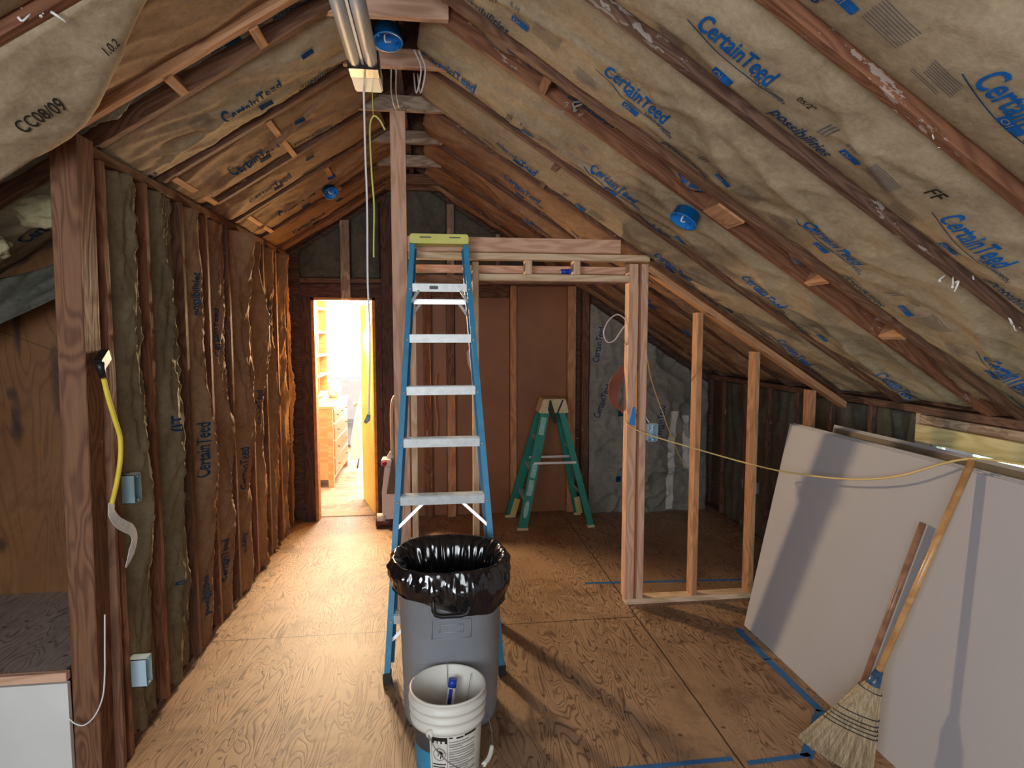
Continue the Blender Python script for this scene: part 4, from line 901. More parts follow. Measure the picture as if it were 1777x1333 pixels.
# ------------------------------------------------------------------ white bucket with label
bx, by = 0.045, 2.53
t = thing('bucket', 'white ribbed plastic bucket with printed label in the foreground', 'bucket', (bx, by, 0))
rb0, rb1, H_ = 0.132, 0.152, 0.375
def br(z): return rb0 + (rb1 - rb0) * z / H_
prof = [(0.001, 0.004), (rb0 - .006, 0.0), (rb0, 0.006), (br(.24), 0.24), (br(.24) + .012, 0.243), (br(.25) + .013, .262), (br(.27) + .005, .266), (br(.27) + .005, .285), (br(.29) + .013, .289), (br(.3) + .013, .300), (br(.3) + .005, .304), (br(.32) + .005, .322), (br(.33) + .014, .326), (br(.34) + .014, .340), (br(.34) + .006, .345), (br(.36) + .007, .366), (br(.37) + .009, .368), (br(.37) + .009, .374), (br(.37) + .001, .376), (br(.37) - .003, .370), (br(.2) - .004, .20), (rb0 - .004, 0.012), (0.001, 0.010)]
bm = BM(); add_lathe(bm, prof, (bx, by, 0), 64); obj('body', bm, 'bucket', t)
def wrap(bm, a0, a1, z0, z1, mi, off=0.0012, n=None):
    n = n or max(2, int(abs(a1 - a0) / 4)); vs = []
    for i in range(n + 1):
        a = R(a0 + (a1 - a0) * i / n); vs.append([bm.verts.new((bx + (br(z) + off) * math.cos(a), by + (br(z) + off) * math.sin(a), z)) for z in (z0, z1)])
    for i in range(n):
        f = bm.faces.new((vs[i][0], vs[i + 1][0], vs[i + 1][1], vs[i][1])); f.material_index = mi; f.smooth = True
def wpoly(bm, pts, mi, off=0.0022):
    f = bm.faces.new([bm.verts.new((bx + (br(z) + off) * math.cos(R(a)), by + (br(z) + off) * math.sin(R(a)), z)) for a, z in pts]); f.material_index = mi
bm = BM()     # -90 deg faces the camera side
wrap(bm, -175, -122, 0.01, 0.155, 0); wrap(bm, -175, -122, 0.155, 0.235, 1)
wrap(bm, -122, -20, 0.01, 0.237, 2)
wrap(bm, -118, -93, 0.205, 0.232, 3, 0.0018)
for a0 in (-114, -108, -101): wrap(bm, a0, a0 + 4.5, 0.198, 0.216, 2, 0.0024)
for a, b in ((-119, -118.4), (-93, -92.4)): wrap(bm, a, b, 0.03, 0.232, 3, 0.0018, 1)
n = 24
for i in range(n):
    p_ = 2 * math.pi * i / n; q_ = 2 * math.pi * (i + 1) / n
    wpoly(bm, [(-105.5 + 10.2 * math.cos(p_), 0.158 + 0.027 * math.sin(p_)), (-105.5 + 10.2 * math.cos(q_), 0.158 + 0.027 * math.sin(q_)), (-105.5 + 9.4 * math.cos(q_), 0.158 + 0.0247 * math.sin(q_)), (-105.5 + 9.4 * math.cos(p_), 0.158 + 0.0247 * math.sin(p_))], 3)
wpoly(bm, [(-108, 0.172), (-105, 0.174), (-101, 0.170), (-100, 0.160), (-102, 0.152), (-104, 0.156), (-106, 0.164)], 3)
wpoly(bm, [(-110, 0.176), (-108.6, 0.181), (-107.2, 0.176), (-108, 0.171)], 3)
wpoly(bm, [(-104, 0.156), (-102.4, 0.153), (-103, 0.140), (-104.6, 0.138)], 3); wpoly(bm, [(-101, 0.158), (-99.5, 0.156), (-98.5, 0.144), (-100.4, 0.144)], 3)
wpoly(bm, [(-107, 0.166), (-106, 0.163), (-107.6, 0.148), (-108.6, 0.149)], 3)
wpoly(bm, [(-113.5, 0.149), (-112.5, 0.151), (-97, 0.168), (-97.4, 0.165)], 3)
for k in range(6): wrap(bm, -117, -95 - (k % 3) * 1.5, 0.112 - k * .012, 0.117 - k * .012, 3, 0.0018)
wrap(bm, -90, -84, 0.226, 0.232, 3, .0018); wrap(bm, -78, -66, 0.222, 0.229, 3, .0018); wrap(bm, -64, -40, 0.224, 0.233, 3, .0018)
for k in range(17):
    rr_ = random.Random(k); wrap(bm, -90, -90 + rr_.choice((22, 46, 50, 34, 48)), 0.208 - k * 0.0105, 0.211 - k * .0105, 4, 0.0018)
    if k % 3 == 1: wrap(bm, -90, -90 + 48, 0.204 - k * 0.0105, 0.2055 - k * .0105, 4, 0.0018)
obj('printed_label', bm, ['lblue', 'dgrey', 'bucket', 'black_ink', 'grey_ink'], t)
for a_ in (-118, 30):
    bm = BM(); q = V(bx + (br(.25) + .016) * math.cos(R(a_)), by + (br(.25) + .016) * math.sin(R(a_)), 0.252); add_lathe(bm, [(0.016, -0.008), (0.016, 0.006), (0.008, 0.008), (0.002, 0.008)], q, 16, axis=(math.cos(R(a_)), math.sin(R(a_)), 0)); obj('ear', bm, 'bucket', t)
bm = BM(); hp_ = []
for i in range(17):
    s = i / 16; a = R(-118 + (148) * s); r_ = 0.172 + 0.022 * math.sin(math.pi * s); hp_.append((bx + r_ * math.cos(a), by + r_ * math.sin(a), 0.252 - 0.155 * math.sin(math.pi * s) ** .8))
add_tube(bm, hp_, 0.0022, 8, smooth=3); wr_ = obj('bail_handle', bm, 'wire', t)
bm = BM(); add_tube(bm, [hp_[8], hp_[9], hp_[10], hp_[11]], 0.0095, 12, smooth=3); obj('grip', bm, 'bucket', wr_)
t = thing('caulk_tube', 'blue and white tube standing inside the white bucket', 'tube', (0.03, 2.60, 0.02))
ax = V(0.055, 0.07, 0.36).normalized(); p0 = V(0.02, 2.545, 0.025)
bm = BM(); add_tube(bm, [p0, p0 + ax * .30], 0.017, 16); obj('barrel', bm, 'whitecord', t)
bm = BM(); add_tube(bm, [p0 + ax * .30, p0 + ax * .335], 0.0185, 16); obj('cap', bm, 'capblue', t)
bm = BM(); add_beam(bm, p0 + ax * .10 + V(-.004, -.0165, 0), p0 + ax * .30 + V(-.004, -.0165, 0), 0.016, 0.003, up=(0, -1, 0)); obj('stripe', bm, 'capblue', t)
bm = BM(); add_tube(bm, [(0.06, 2.66, 0.06), (0.05, 2.675, 0.25), (0.044, 2.66, 0.42)], 0.0013, 6, smooth=4); add_tube(bm, [(0.10, 2.58, 0.05), (0.125, 2.60, 0.22), (0.150, 2.615, 0.365)], 0.0013, 6, smooth=4)
tag(obj('thin_wires', bm, 'wire'), 'two thin steel wires sticking up inside the white bucket', 'wire')

# ------------------------------------------------------------------ green stepladder
t = thing('step_ladder', 'small green stepladder standing open in front of the closet wall', 'ladder', (1.12, 5.9, 0))
topz = 1.13; TA = {('f', -1): (0.815, 5.67), ('r', -1): (0.750, 6.10), ('f', 1): (1.475, 5.68), ('r', 1): (1.44, 6.10)}
for (yk, xk), (x, y) in TA.items():
    tx = 1.055 if xk < 0 else 1.205; ty = 5.80 if yk == 'f' else 5.99
    bm = BM(); up = (0, -1, 0); wd = 0.085 if xk < 0 else 0.055
    a, b = V(x, y, 0.02), V(tx, ty, topz); add_beam(bm, a, b, wd, 0.006, up=up); add_beam(bm, a + V(wd / 2, .012, 0), b + V(wd / 2, .012, 0), 0.005, 0.03, up=up); add_beam(bm, a + V(-wd / 2, .012, 0), b + V(-wd / 2, .012, 0), 0.005, 0.03, up=up)
    rl = obj('front_rail' if xk < 0 else 'rear_rail', bm, 'green', t)
    bm = BM(); add_box(bm, (x - wd * .62, y - .012, 0), (x + wd * .62, y + .035, 0.022)); obj('foot_pad', bm, 'cream', t)
    if yk == 'r':
        bm = BM(); q0, q1 = a + V(0, -.03, 0), a + (b - a) * .16 + V(0, -.03, 0); add_beam(bm, q0 + V(.02, 0, 0), q1 + V(.02, 0, 0), 0.06, 0.004, up=up); obj('metal_boot', bm, 'boot', t)
    if (yk, xk) == ('f', -1):
        bm = BM()
        for s0, s1 in ((.27, .40), (.42, .53), (.78, .93)): add_beam(bm, a + (b - a) * s0 + V(0, -.0045, 0), a + (b - a) * s1 + V(0, -.0045, 0), 0.05, 0.002, up=up)
        obj('label_sticker', bm, 'sticker', rl)
        bm = BM(); c_ = a + (b - a) * .155 + V(0, -.005, 0); d_ = (b - a).normalized(); e_ = V(1, 0, -d_.x / d_.z).normalized()
        vs = [bm.verts.new(c_ + d_ * .085 * math.sin(k * .3142) + e_ * .022 * math.cos(k * .3142)) for k in range(20)]; bm.faces.new(vs); obj('oval_sticker', bm, 'sticker', rl)
for z in (0.30, 0.58, 0.86):
    s = z / topz; xa = 0.79 + (1.055 - .79) * s; y0 = 5.67 + .13 * s; y1 = 6.10 - .11 * s
    bm = BM(); add_box(bm, (xa - .035, y0 + .01, z - .03), (xa + .035, y1 - .005, z)); obj('step', bm, 'alum', t)
for yk, y in (('f', 5.735), ('r', 6.035)):
    bm = BM(); add_beam(bm, (0.93, y, 0.62), (1.34, y, 0.62), 0.006, 0.022, up=(0, 0, 1)); obj('spreader', bm, 'alum', t)
for z in (0.32, 0.75):
    s = z / topz; xa = 1.457 + (1.205 - 1.457) * s; bm = BM(); add_beam(bm, (xa, 5.68 + .12 * s, z), (xa, 6.1 - .11 * s, z), 0.006, 0.03); obj('rear_bar', bm, 'alum', t)
bm = BM(); add_prism(bm, [(0.985, 1.09), (1.275, 1.09), (1.245, 1.225), (1.03, 1.225)], 'y', 5.775, 6.02); bevel(bm, .008, 2); obj('top_cap', bm, 'cream', t)
bm = BM(); add_prism(bm, [(1.085, 1.215), (1.10, 1.215), (1.16, 1.00), (1.13, 0.99), (1.07, 1.12)], 'y', 5.765, 5.774); add_prism(bm, [(1.205, 1.215), (1.22, 1.215), (1.17, 1.09), (1.155, 1.09)], 'y', 5.765, 5.774); obj('strap', bm, 'black', t)

# ------------------------------------------------------------------ drywall stacks
def sheet(xb, zt, k, y0, y1, mat_i, label, xt, grp, dz=0.0):
    a = V(xb, 0, 0.0); b = V(xt, 0, zt); d = (b - a).normalized(); nrm = V(d.z, 0, -d.x)       # nrm points away from the room
    base = a + nrm * (0.0135 * k); base = base + d * (-base.z / d.z)
    bm = BM(); top = base + d * ((b - a).length + dz); q = [base, top, top + nrm * .0125, base + nrm * .0125]; q[3] = q[3] + d * (-q[3].z / d.z) if q[3].z < 0 else q[3]
    add_prism(bm, [(p_.x, p_.z) for p_ in q], 'y', y0, y1)
    for f in bm.faces: 
        n_ = f.normal if f.normal.length else V(0, 0, 1)
    bm.normal_update()
    o = obj('drywall_sheet', bm, [mat_i, 'gypsum']); 
    for p_ in o.data.polygons:
        if abs(p_.normal.y) > .5 or abs(p_.normal.dot(d)) > .7: p_.material_index = 1
    tag(o, label, 'drywall', grp)
sheet(1.94, 1.28, 0, 1.0, 3.600, 'drywall', 'front white drywall sheet of the near stack, the broom leans on it', 2.20, 'near drywall stack')
for k in range(1, 5): sheet(1.94, 1.28, k, 1.0 + .01 * k, 3.600 + 0.012 * ((k * 7) % 4 - 1), 'drywall', f'drywall sheet in the near stack, {ORD[k]} from the room side, mostly edge showing', 2.20, 'near drywall stack', 0.004 * (k % 3))
for k in range(3): sheet(2.16, 1.27, k, 1.0, 3.52 + .02 * k, 'drydark' if k == 0 else 'drywall', f'drywall sheet of the rear stack under the eave, {ORD[k]} from the room side', 2.44, 'rear drywall stack', 0.006 * k)

# ------------------------------------------------------------------ broom and pole
def on_sheet(y, z, off=0.0): return V(1.94 + 0.26 / 1.28 * z, y, z) + V(-0.98, 0, 0.2) * off
bA, bB = V(1.700, 2.335, 0.0), on_sheet(2.262, 1.325, 0.022)
axb = (bB - bA).normalized(); Lb = (bB - bA).length
t = thing('broom', 'corn broom with long varnished handle leaning on the white drywall', 'broom', bA)
bm = BM(); add_tube(bm, [bA + axb * .40, bB], [0.0135, 0.0145], 16); obj('handle', bm, 'handle', t)
bm = BM(); add_tube(bm, [bA + axb * .385, bA + axb * .405, bA + axb * .455], [0.030, 0.026, 0.017], 16); obj('ferrule', bm, 'ferrule', t)
ew = axb.cross(V(0, 0, 0) - V(-1.7, -2.3, 1.3)).normalized(); en = axb.cross(ew).normalized()
if ew.x < 0: ew = -ew
def bw_(s):   # half width at s metres up the axis
    pts = [(0, .150), (.12, .118), (.22, .084), (.30, .062), (.36, .045), (.39, .028)]
    for (a, p_), (b, q_) in zip(pts, pts[1:]):
        if s <= b: return p_ + (q_ - p_) * (s - a) / (b - a)
    return .028
def bt_(s): return 0.022 + 0.012 * math.sin(min(1, s / .3) * 2.2)
def bshift(s): return -0.022 * (1 - s / .4)
bm = BM(); rings = []; sg = 72
for i in range(15):
    s = 0.012 + 0.378 * i / 14; ring = []
    for k in range(sg):
        a = 2 * math.pi * k / sg; rp_ = 1 + 0.05 * noise.noise(V(math.cos(a) * 9, math.sin(a) * 9, 0)) + (0.05 * random.Random(k).uniform(-1, 1))
        ring.append(bm.verts.new(bA + axb * s + ew * (bw_(s) * math.cos(a) * rp_ + bshift(s)) + en * bt_(s) * math.sin(a) * rp_))
    rings.append(ring)
for a_, b_ in zip(rings, rings[1:]):
    for k in range(sg): bm.faces.new((a_[k], a_[(k + 1) % sg], b_[(k + 1) % sg], b_[k]))
bm.faces.new(rings[0][::-1]); bm.faces.new(rings[-1])
rnd = random.Random(3)
for k in range(420):
    u = rnd.uniform(-1, 1); vv = rnd.choice((-1, 1)) * math.sqrt(max(0, 1 - u * u)) * rnd.uniform(.8, 1.08); s0 = rnd.uniform(0.10, 0.30); s1 = rnd.uniform(0.004, 0.03); sp = rnd.uniform(.99, 1.05)
    P0 = bA + axb * s0 + ew * (bw_(s0) * u + bshift(s0)) + en * bt_(s0) * vv; P1 = bA + axb * s1 + ew * (bw_(s1) * u * sp + bshift(s1)) + en * bt_(s1) * vv * 1.12
    if P1.z < 0.002: P1.z = 0.002
    add_tube(bm, [P0, P1], 0.0013, 4, caps=False)
br_o = obj('bristles', bm, 'straw', t)
for i, s in enumerate((0.175, 0.192, 0.209, 0.226, 0.252)):
    bm = BM(); add_tube(bm, [bA + axb * (s + .012 * math.cos(a * .1745 * 1)) + ew * (bw_(s) * 1.05 * math.cos(a * .1745) + bshift(s)) + en * bt_(s) * 1.12 * math.sin(a * .1745) for a in range(37)], 0.0021, 6, caps=False); obj('stitching', bm, 'stitch', t)
bm = BM(); s = 0.365; add_tube(bm, [bA + axb * s + ew * (bw_(s) * 1.1 * math.cos(a * .1745) + bshift(s)) + en * bt_(s) * 1.0 * math.sin(a * .1745) for a in range(37)], 0.002, 6, caps=False); obj('stitching', bm, 'stitch', t)
bm = BM(); add_tube(bm, [on_sheet(2.575, 0.0, 0.022), on_sheet(2.427, 1.012, 0.022)], 0.0135, 16); tag(obj('wooden_pole', bm, 'handle_d', origin=on_sheet(2.575, 0.0, .022)), 'shorter dark reddish pole leaning on the drywall behind the corn broom', 'pole')

# ------------------------------------------------------------------ cords, boxes and tape on the right
bm = BM(); add_tube(bm, [(1.262, 3.99, 1.31), (1.264, 3.965, 1.262), (1.285, 3.952, 1.235), (1.34, 3.945, 1.205), (1.47, 3.93, 1.158), (1.72, 3.80, 1.09), (1.92, 3.60, 1.045), (2.02, 3.30, 1.050), (2.08, 2.90, 1.105), (2.12, 2.60, 1.185), (2.175, 2.30, 1.325), (2.24, 2.12, 1.345), (2.34, 1.9, 1.33), (2.5, 1.5, 1.30)], 0.0048, 8, smooth=8)
tag(obj('extension_cord', bm, 'paleyellow'), 'yellow cord strung from the doubled stud across to the broom handle', 'cord')
bm = BM(); add_tube(bm, [(1.41, 4.05, 1.80), (1.55, 4.3, 1.52), (1.70, 4.45, 1.25), (1.84, 4.6, 1.02), (2.0, 4.8, .82), (2.2, 5.0, .62)], 0.004, 6, smooth=8)
tag(obj('thin_wire', bm, 'paleyellow'), 'thin pale wire sloping down behind the sloped partition', 'wire')
bm = BM(); add_tube(bm, [(1.30, 4.08, 1.93), (1.24, 4.12, 1.975), (1.175, 4.12, 1.93), (1.145, 4.12, 1.85), (1.17, 4.12, 1.79), (1.22, 4.12, 1.80), (1.27, 4.12, 1.87), (1.32, 4.08, 1.95)], 0.0045, 6, smooth=8)
tag(obj('cable_loop', bm, 'offwhite'), 'pale loop of cable hooked behind the doubled stud', 'cable')
bm = BM()
for k in range(9):
    o_ = k * 0.011; add_tube(bm, [(1.335, 4.09 + .004 * k, 1.66), (1.30 - o_ * .55, 4.10, 1.60), (1.255 - o_ * .75, 4.10 + .003 * k, 1.50), (1.24 - o_ * .5, 4.10, 1.40 - o_ * .3), (1.275, 4.10, 1.31 + o_ * .2), (1.335, 4.09 + .003 * k, 1.29 + o_ * .3)], 0.0045, 6, smooth=6)
tag(obj('cord_coil', bm, 'redcord'), 'coil of dark red cord hanging behind the doubled stud', 'cord')
def elec_box(c, lo, hi, mat, label, inner, axis):
    t = thing('outlet_box', label, 'electrical box', c); bm = BM(); x0, y0, z0 = lo; x1, y1, z1 = hi; w2 = 0.003
    if axis == 'y':
        for a, b in (((x0, y0, z0), (x0 + w2, y1, z1)), ((x1 - w2, y0, z0), (x1, y1, z1)), ((x0, y0, z0), (x1, y1, z0 + w2)), ((x0, y0, z1 - w2), (x1, y1, z1)), ((x0, y1 - w2, z0), (x1, y1, z1))): add_box(bm, a, b)
    else:
        for a, b in (((x0, y0, z0), (x1, y0 + w2, z1)), ((x0, y1 - w2, z0), (x1, y1, z1)), ((x0, y0, z0), (x1, y1, z0 + w2)), ((x0, y0, z1 - w2), (x1, y1, z1)), ((x0, y0, z0), (x0 + w2, y1, z1))): add_box(bm, a, b)
    obj('shell', bm, mat, t)
    cx, cy, cz = ((x0 + x1) / 2, (y0 + y1) / 2, (z0 + z1) / 2)
    bm = BM(); add_tube(bm, [(cx, cy, z1 - .01), (cx + .01, cy - .01, cz + .02), (cx - .01, cy, cz), (cx + .008, cy - .01, cz - .03)], 0.004, 6, smooth=5); obj('wire_end', bm, inner, t)
    bm = BM()
    for z in (z0 + .006, z1 - .014): add_box(bm, (cx - .008, y0 - .001, z), (cx + .008, y0 + .006, z + .008)) if axis == 'y' else add_box(bm, (x1 - .006, cy - .008, z), (x1 + .001, cy + .008, z + .008))
    obj('tab', bm, mat, t)
elec_box((1.44, 3.99, 1.13), (1.406, 3.945, 1.132), (1.472, 4.03, 1.250), 'boxpale', 'pale blue outlet box on the doubled partition stud', 'whitecord', 'y')
elec_box((-1.30, 2.72, 1.13), (-1.345, 2.797, 1.12), (-1.275, 2.862, 1.245), 'boxgrey', 'grey switch box at waist height on the left wall stud', 'black', 'x')
elec_box((-1.30, 2.72, 0.28), (-1.345, 2.797, 0.30), (-1.265, 2.855, 0.425), 'boxpale', 'bright pale blue outlet box low on the left wall stud', 'boxblue', 'x')
elec_box((2.8, 5.15, 0.42), (2.835, 5.10, 0.42), (2.85, 5.16, 0.53), 'alum', 'small metal box low on the dark right wall', 'whitecord', 'x')
bm = BM(); add_tube(bm, [(1.41, 4.03, 1.34), (1.415, 4.02, 1.29), (1.432, 4.0, 1.25)], 0.004, 6, smooth=5); tag(obj('cable_end', bm, 'whitecord'), 'short white cable entering the pale blue outlet box', 'cable')
bm = BM(); add_prism(bm, [(1.285, 1.245), (1.330, 1.232), (1.330, 1.36), (1.312, 1.36)], 'y', 3.9775, 3.9795); tag(obj('painters_tape', bm, 'tapelight'), 'bright blue scrap of tape stuck on the doubled stud', 'tape')
bm = BM(); add_tube(bm, [(0.03, 6.19, 1.45), (0.01, 6.17, 1.2), (0.03, 6.17, .95), (0.0, 6.18, .7)], 0.006, 6, smooth=5); add_tube(bm, [(-0.045, 6.17, 1.9), (-0.03, 6.165, 1.4), (-0.04, 6.17, 1.1)], 0.005, 6, smooth=5)
tag(obj('loose_wire', bm, 'copperwire'), 'orange wires hanging on the closet stud seen through the ladder', 'wire')
def tape(name, pts, w_, label):
    bm = BM()
    for a, b in zip(pts, pts[1:]):
        a, b = V(*a), V(*b); d = (b - a).normalized(); n = V(-d.y, d.x) * w_ / 2 if False else Vector((-d.y, d.x)) * (w_ / 2); e = Vector((d.x, d.y)) * .004
        q = [a - e + n, b + e + n, b + e - n, a - e - n]; vs = [bm.verts.new((p_.x, p_.y, z)) for z in (0.0005, 0.002) for p_ in q]
        for f in ((0, 1, 2, 3), (7, 6, 5, 4), (0, 4, 5, 1), (1, 5, 6, 2), (2, 6, 7, 3), (3, 7, 4, 0)): bm.faces.new([vs[i] for i in f])
    tag(obj(name, bm, 'tape'), label, 'tape')
tape('floor_tape', [(1.873, 3.56), (1.862, 3.19), (1.868, 2.70)], 0.042, 'long blue tape line on the floor beside the drywall')
tape('floor_tape', [(1.868, 2.70), (1.60, 2.40)], 0.05, 'diagonal blue tape piece near the broom bristles')
tape('floor_tape', [(1.62, 2.412), (1.33, 2.395)], 0.025, 'short blue tape strip running from the diagonal piece')
tape('floor_tape', [(1.27, 2.43), (0.72, 2.425)], 0.025, 'thin blue tape strip at the bottom edge between bucket and broom')
tape('floor_tape', [(0.55, 2.37), (0.30, 2.37)], 0.06, 'wide blue tape piece on the floor beside the bucket')
tape('floor_tape', [(1.10, 4.375), (2.50, 4.28)], 0.03, 'blue tape line on the floor behind the sloped partition')

# ------------------------------------------------------------------ yellow cord, tag and wires on the corner post
t = thing('hanging_cord', 'thick yellow cord with black plug hung beside the corner post', 'cord', (-1.28, 2.66, 1.16))
bm = BM(); add_tube(bm, [(-1.285, 2.615, 1.672), (-1.283, 2.64, 1.59), (-1.28, 2.675, 1.50), (-1.278, 2.705, 1.42), (-1.28, 2.70, 1.33), (-1.282, 2.665, 1.24), (-1.285, 2.625, 1.165)], 0.0095, 10, smooth=8); obj('cable', bm, 'yellowcord', t)
bm = BM(); add_tube(bm, [(-1.285, 2.612, 1.678), (-1.287, 2.605, 1.71), (-1.29, 2.598, 1.735)], [0.013, 0.015, 0.018], 12); add_beam(bm, (-1.29, 2.598, 1.725), (-1.295, 2.665, 1.765), 0.03, 0.045); obj('plug', bm, 'black', t)
bm = BM(); P_ = [(-1.272, 2.60, 1.175), (-1.268, 2.59, 1.14), (-1.262, 2.62, 1.095), (-1.258, 2.67, 1.06), (-1.255, 2.715, 1.03), (-1.255, 2.735, 0.985), (-1.258, 2.705, 0.935), (-1.262, 2.665, 0.89)]; sp_ = smooth_path(P_, 6); W_ = []
for i, p_ in enumerate(sp_):
    d_ = (sp_[min(i + 1, len(sp_) - 1)] - sp_[max(i - 1, 0)]).normalized(); s_ = V(1, 0, 0).cross(d_).normalized() * (0.024 if i < len(sp_) - 8 else 0.024 * (len(sp_) - i) / 8 + .002)
    W_.append((bm.verts.new(p_ + s_), bm.verts.new(p_ - s_), bm.verts.new(p_ - s_ - V(.0015, 0, 0)), bm.verts.new(p_ + s_ - V(.0015, 0, 0))))
for a_, b_ in zip(W_, W_[1:]):
    for k in range(4): bm.faces.new((a_[k], a_[(k + 1) % 4], b_[(k + 1) % 4], b_[k]))
bm.faces.new(W_[0]); bm.faces.new(W_[-1]); obj('paper_tag', bm, 'tag', t)
bm = BM(); add_tube(bm, [(-1.300, 2.56, 0.74), (-1.302, 2.55, 0.60), (-1.305, 2.545, 0.50), (-1.315, 2.54, 0.41), (-1.345, 2.535, 0.34), (-1.385, 2.535, 0.305), (-1.42, 2.54, 0.31), (-1.445, 2.545, .33)], 0.0028, 6, smooth=8)
tag(obj('bell_wire', bm, 'whitecord'), 'thin white wire looping across the foot of the corner post', 'wire')

# ------------------------------------------------------------------ carpet cleaner beside the doorway
t = thing('carpet_cleaner', 'upright red and white carpet cleaner beside the doorway', 'vacuum cleaner', (-0.40, 5.95, 0))
bm = BM(); add_prism(bm, [(-0.50, 0.06), (-0.28, 0.06), (-0.27, 0.30), (-0.32, 0.60), (-0.47, 0.60), (-0.50, 0.34)], 'y', 5.90, 6.10); bevel(bm, .015, 2); obj('body', bm, 'offwhite', t)
bm = BM(); add_prism(bm, [(-0.455, 0.33), (-0.33, 0.33), (-0.345, 0.66), (-0.40, 0.66)], 'y', 5.885, 5.90); obj('tank', bm, 'smoke', t)
bm = BM(); add_box(bm, (-0.50, 5.89, 0.60), (-0.40, 6.05, 0.66)); add_prism(bm, [(-0.46, 0.66), (-0.38, 0.66), (-0.42, 0.73)], 'y', 5.93, 6.02); bevel(bm, .008, 2); obj('cap', bm, 'offwhite', t)
bm = BM(); add_lathe(bm, [(0.022, 0), (0.022, .02), (0.005, .024)], (-0.47, 5.89, 0.625), 14, axis=(0, -1, 0), cap0=True); obj('red_knob', bm, 'red', t)
bm = BM(); add_tube(bm, [(-0.55, 5.93, 0.09), (-0.47, 5.93, 0.09)], 0.045, 16); obj('brush_end', bm, 'offwhite', t)
bm = BM(); add_tube(bm, [(-0.56, 5.93, 0.05), (-0.36, 5.93, 0.05)], 0.045, 16); obj('brush_roller', bm, 'maroon', t)
bm = BM(); add_tube(bm, [(-0.40, 6.03, 0.6), (-0.405, 6.03, 0.95), (-0.40, 6.03, 1.15), (-0.375, 6.03, 1.24), (-0.33, 6.03, 1.22), (-0.33, 6.03, 1.0), (-0.335, 6.03, 0.62)], 0.017, 10, smooth=5); obj('loop_handle', bm, 'tan', t)

# ------------------------------------------------------------------ far room furniture
t = thing('dresser', 'honey pine chest of drawers in the bright far room', 'dresser', (-1.42, 8.15, 0))
X0, X1, Y0, Y1 = -1.66, -1.20, 7.54, 8.80
bm = BM(); add_box(bm, (X0, Y0, 0.10), (X1, Y1, 0.95)); obj('carcass', bm, 'dresser', t)
bm = BM(); add_box(bm, (X0 - .01, Y0 - .02, 0.95), (X1 + .02, Y1 + .02, 0.985)); bevel(bm, .004); obj('top', bm, 'dresser', t)
for x in (X0 + .03, X1 - .03):
    for y in (Y0 + .03, Y1 - .03):
        bm = BM(); add_box(bm, (x - .03, y - .033, 0), (x + .032, y + .033, 0.95)); obj('leg', bm, 'dresser', t)
rows = [(0.78, 0.93, 3), (0.57, 0.76, 1), (0.36, 0.55, 1), (0.14, 0.34, 1)]
for z0, z1, n in rows:
    for k in range(n):
        ya = Y0 + .07 + (Y1 - Y0 - .14) * k / n + .006; yb = Y0 + .07 + (Y1 - Y0 - .14) * (k + 1) / n - .006
        bm = BM(); add_box(bm, (X1 - .005, ya, z0), (X1 + .012, yb, z1)); bevel(bm, .004); d_ = obj('drawer', bm, 'dresserfront', t)
        for s in ((.5,) if n == 3 else (.2, .8)):
            bm = BM(); add_lathe(bm, [(0.006, 0), (0.006, .012), (0.014, .018), (0.012, .028), (0.002, .03)], (X1 + .012, ya + (yb - ya) * s, (z0 + z1) / 2), 12, axis=(1, 0, 0)); obj('knob', bm, 'dresserfront', d_)
t = thing('cubby_shelf', 'wooden cubby shelf with white dividers on the far room wall', 'shelf', (-1.65, 8.6, 1.1))
bm = BM(); add_box(bm, (-1.86, 8.12, 1.02), (-1.84, 9.10, 2.5)); obj('back_panel', bm, 'trim', t)
for y in (8.12, 8.46, 9.08):
    bm = BM(); add_box(bm, (-1.84, y - .012, 1.02), (-1.50, y + .012, 2.5)); obj('divider', bm, 'trim', t)
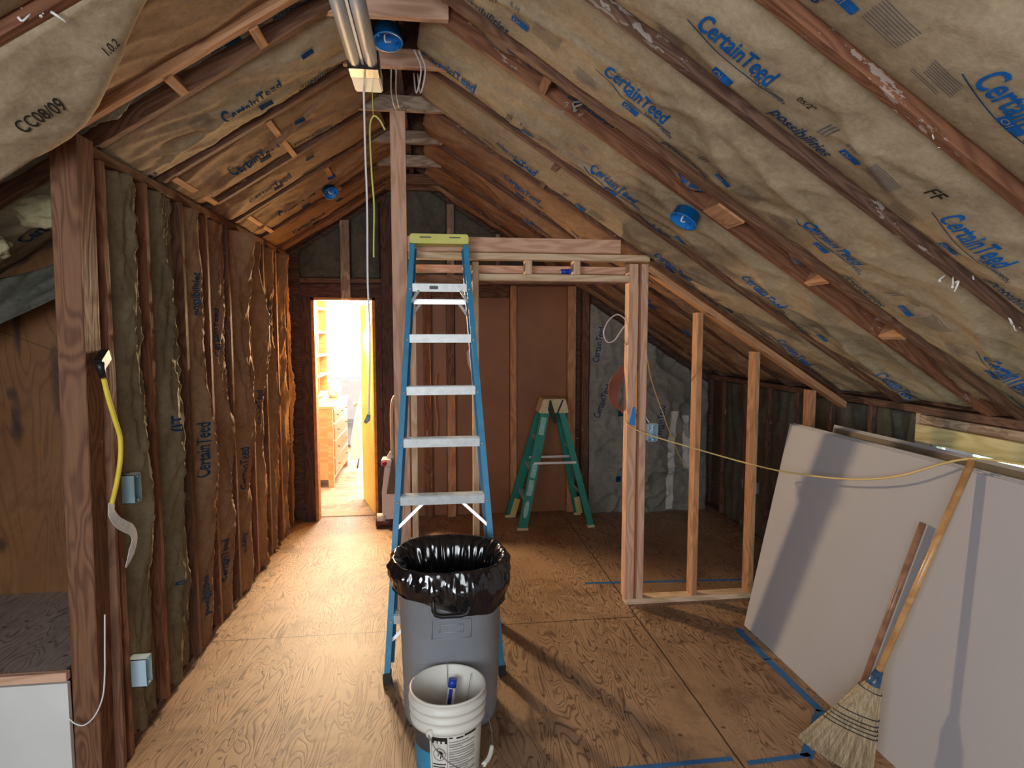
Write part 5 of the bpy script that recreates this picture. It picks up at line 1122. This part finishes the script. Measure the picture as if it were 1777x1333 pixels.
for z in (1.02, 1.28, 1.55, 1.86, 2.18, 2.48):
    bm = BM(); add_box(bm, (-1.84, 8.12, z - .012), (-1.495, 9.08, z + .012)); obj('shelf_board', bm, 'white', t)
t = thing('sofa', 'grey blue sofa under the far room window', 'sofa', (-1.1, 10.4, 0))
bm = BM(); add_box(bm, (-1.6, 10.2, 0.004), (-0.4, 11.0, 0.45)); bevel(bm, .04, 3); obj('seat', bm, 'bedblue', t)
bm = BM(); add_box(bm, (-1.6, 10.0, 0.45), (-1.02, 10.22, 1.16)); bevel(bm, .04, 3); obj('backrest', bm, 'bedblue', t)
wool((-1.33, 8.55, 1.10), 0.085, 0.08, 0.13, 4, 'pale cloth bundle with dark flecks on the dresser top')
bpy.data.objects['fiberglass_clump.002'].name = 'cloth_bundle' if 'fiberglass_clump.002' in bpy.data.objects else 'cloth_bundle'
cb = bpy.data.objects['cloth_bundle']; cb.data.materials.clear(); cb.data.materials.append(M['cloth']); cb['category'] = 'cloth'
t = thing('ironing_board', 'white ironing board leaning behind the yellow door', 'ironing board', (-1.0, 8.6, 0))
bm = BM()
for k in range(1): add_prism(bm, [(-1.13, 0.12), (-1.00, 0.16), (-0.90, 0.55), (-0.86, 0.95), (-0.90, 1.12), (-0.97, 1.10), (-1.06, 0.75), (-1.12, 0.40)], 'y', 8.50, 8.54)
bevel(bm, .01, 2); obj('padded_top', bm, 'cloth', t)
bm = BM(); add_tube(bm, [(-1.05, 8.58, 0.0), (-0.93, 8.56, 0.7)], 0.012, 8); obj('leg', bm, 'wire', t)
t = dr
bm = BM(); a, b = V(-0.60, 6.36, 0), V(-0.775, 6.98, 0); add_beam(bm, a + V(0, 0, 1.08), b + V(0, 0, 1.08), 0.035, 2.13); lf = obj('door_leaf', bm, 'door', t)
bm = BM(); add_lathe(bm, [(0.006, 0), (0.006, .03), (0.025, .04), (0.028, .055), (0.015, .07), (0.002, .072)], b + V(0.0, -0.09, 1.08) + V(-.03, 0, 0), 14, axis=(-.96, -.27, 0)); obj('knob', bm, 'alum', t)
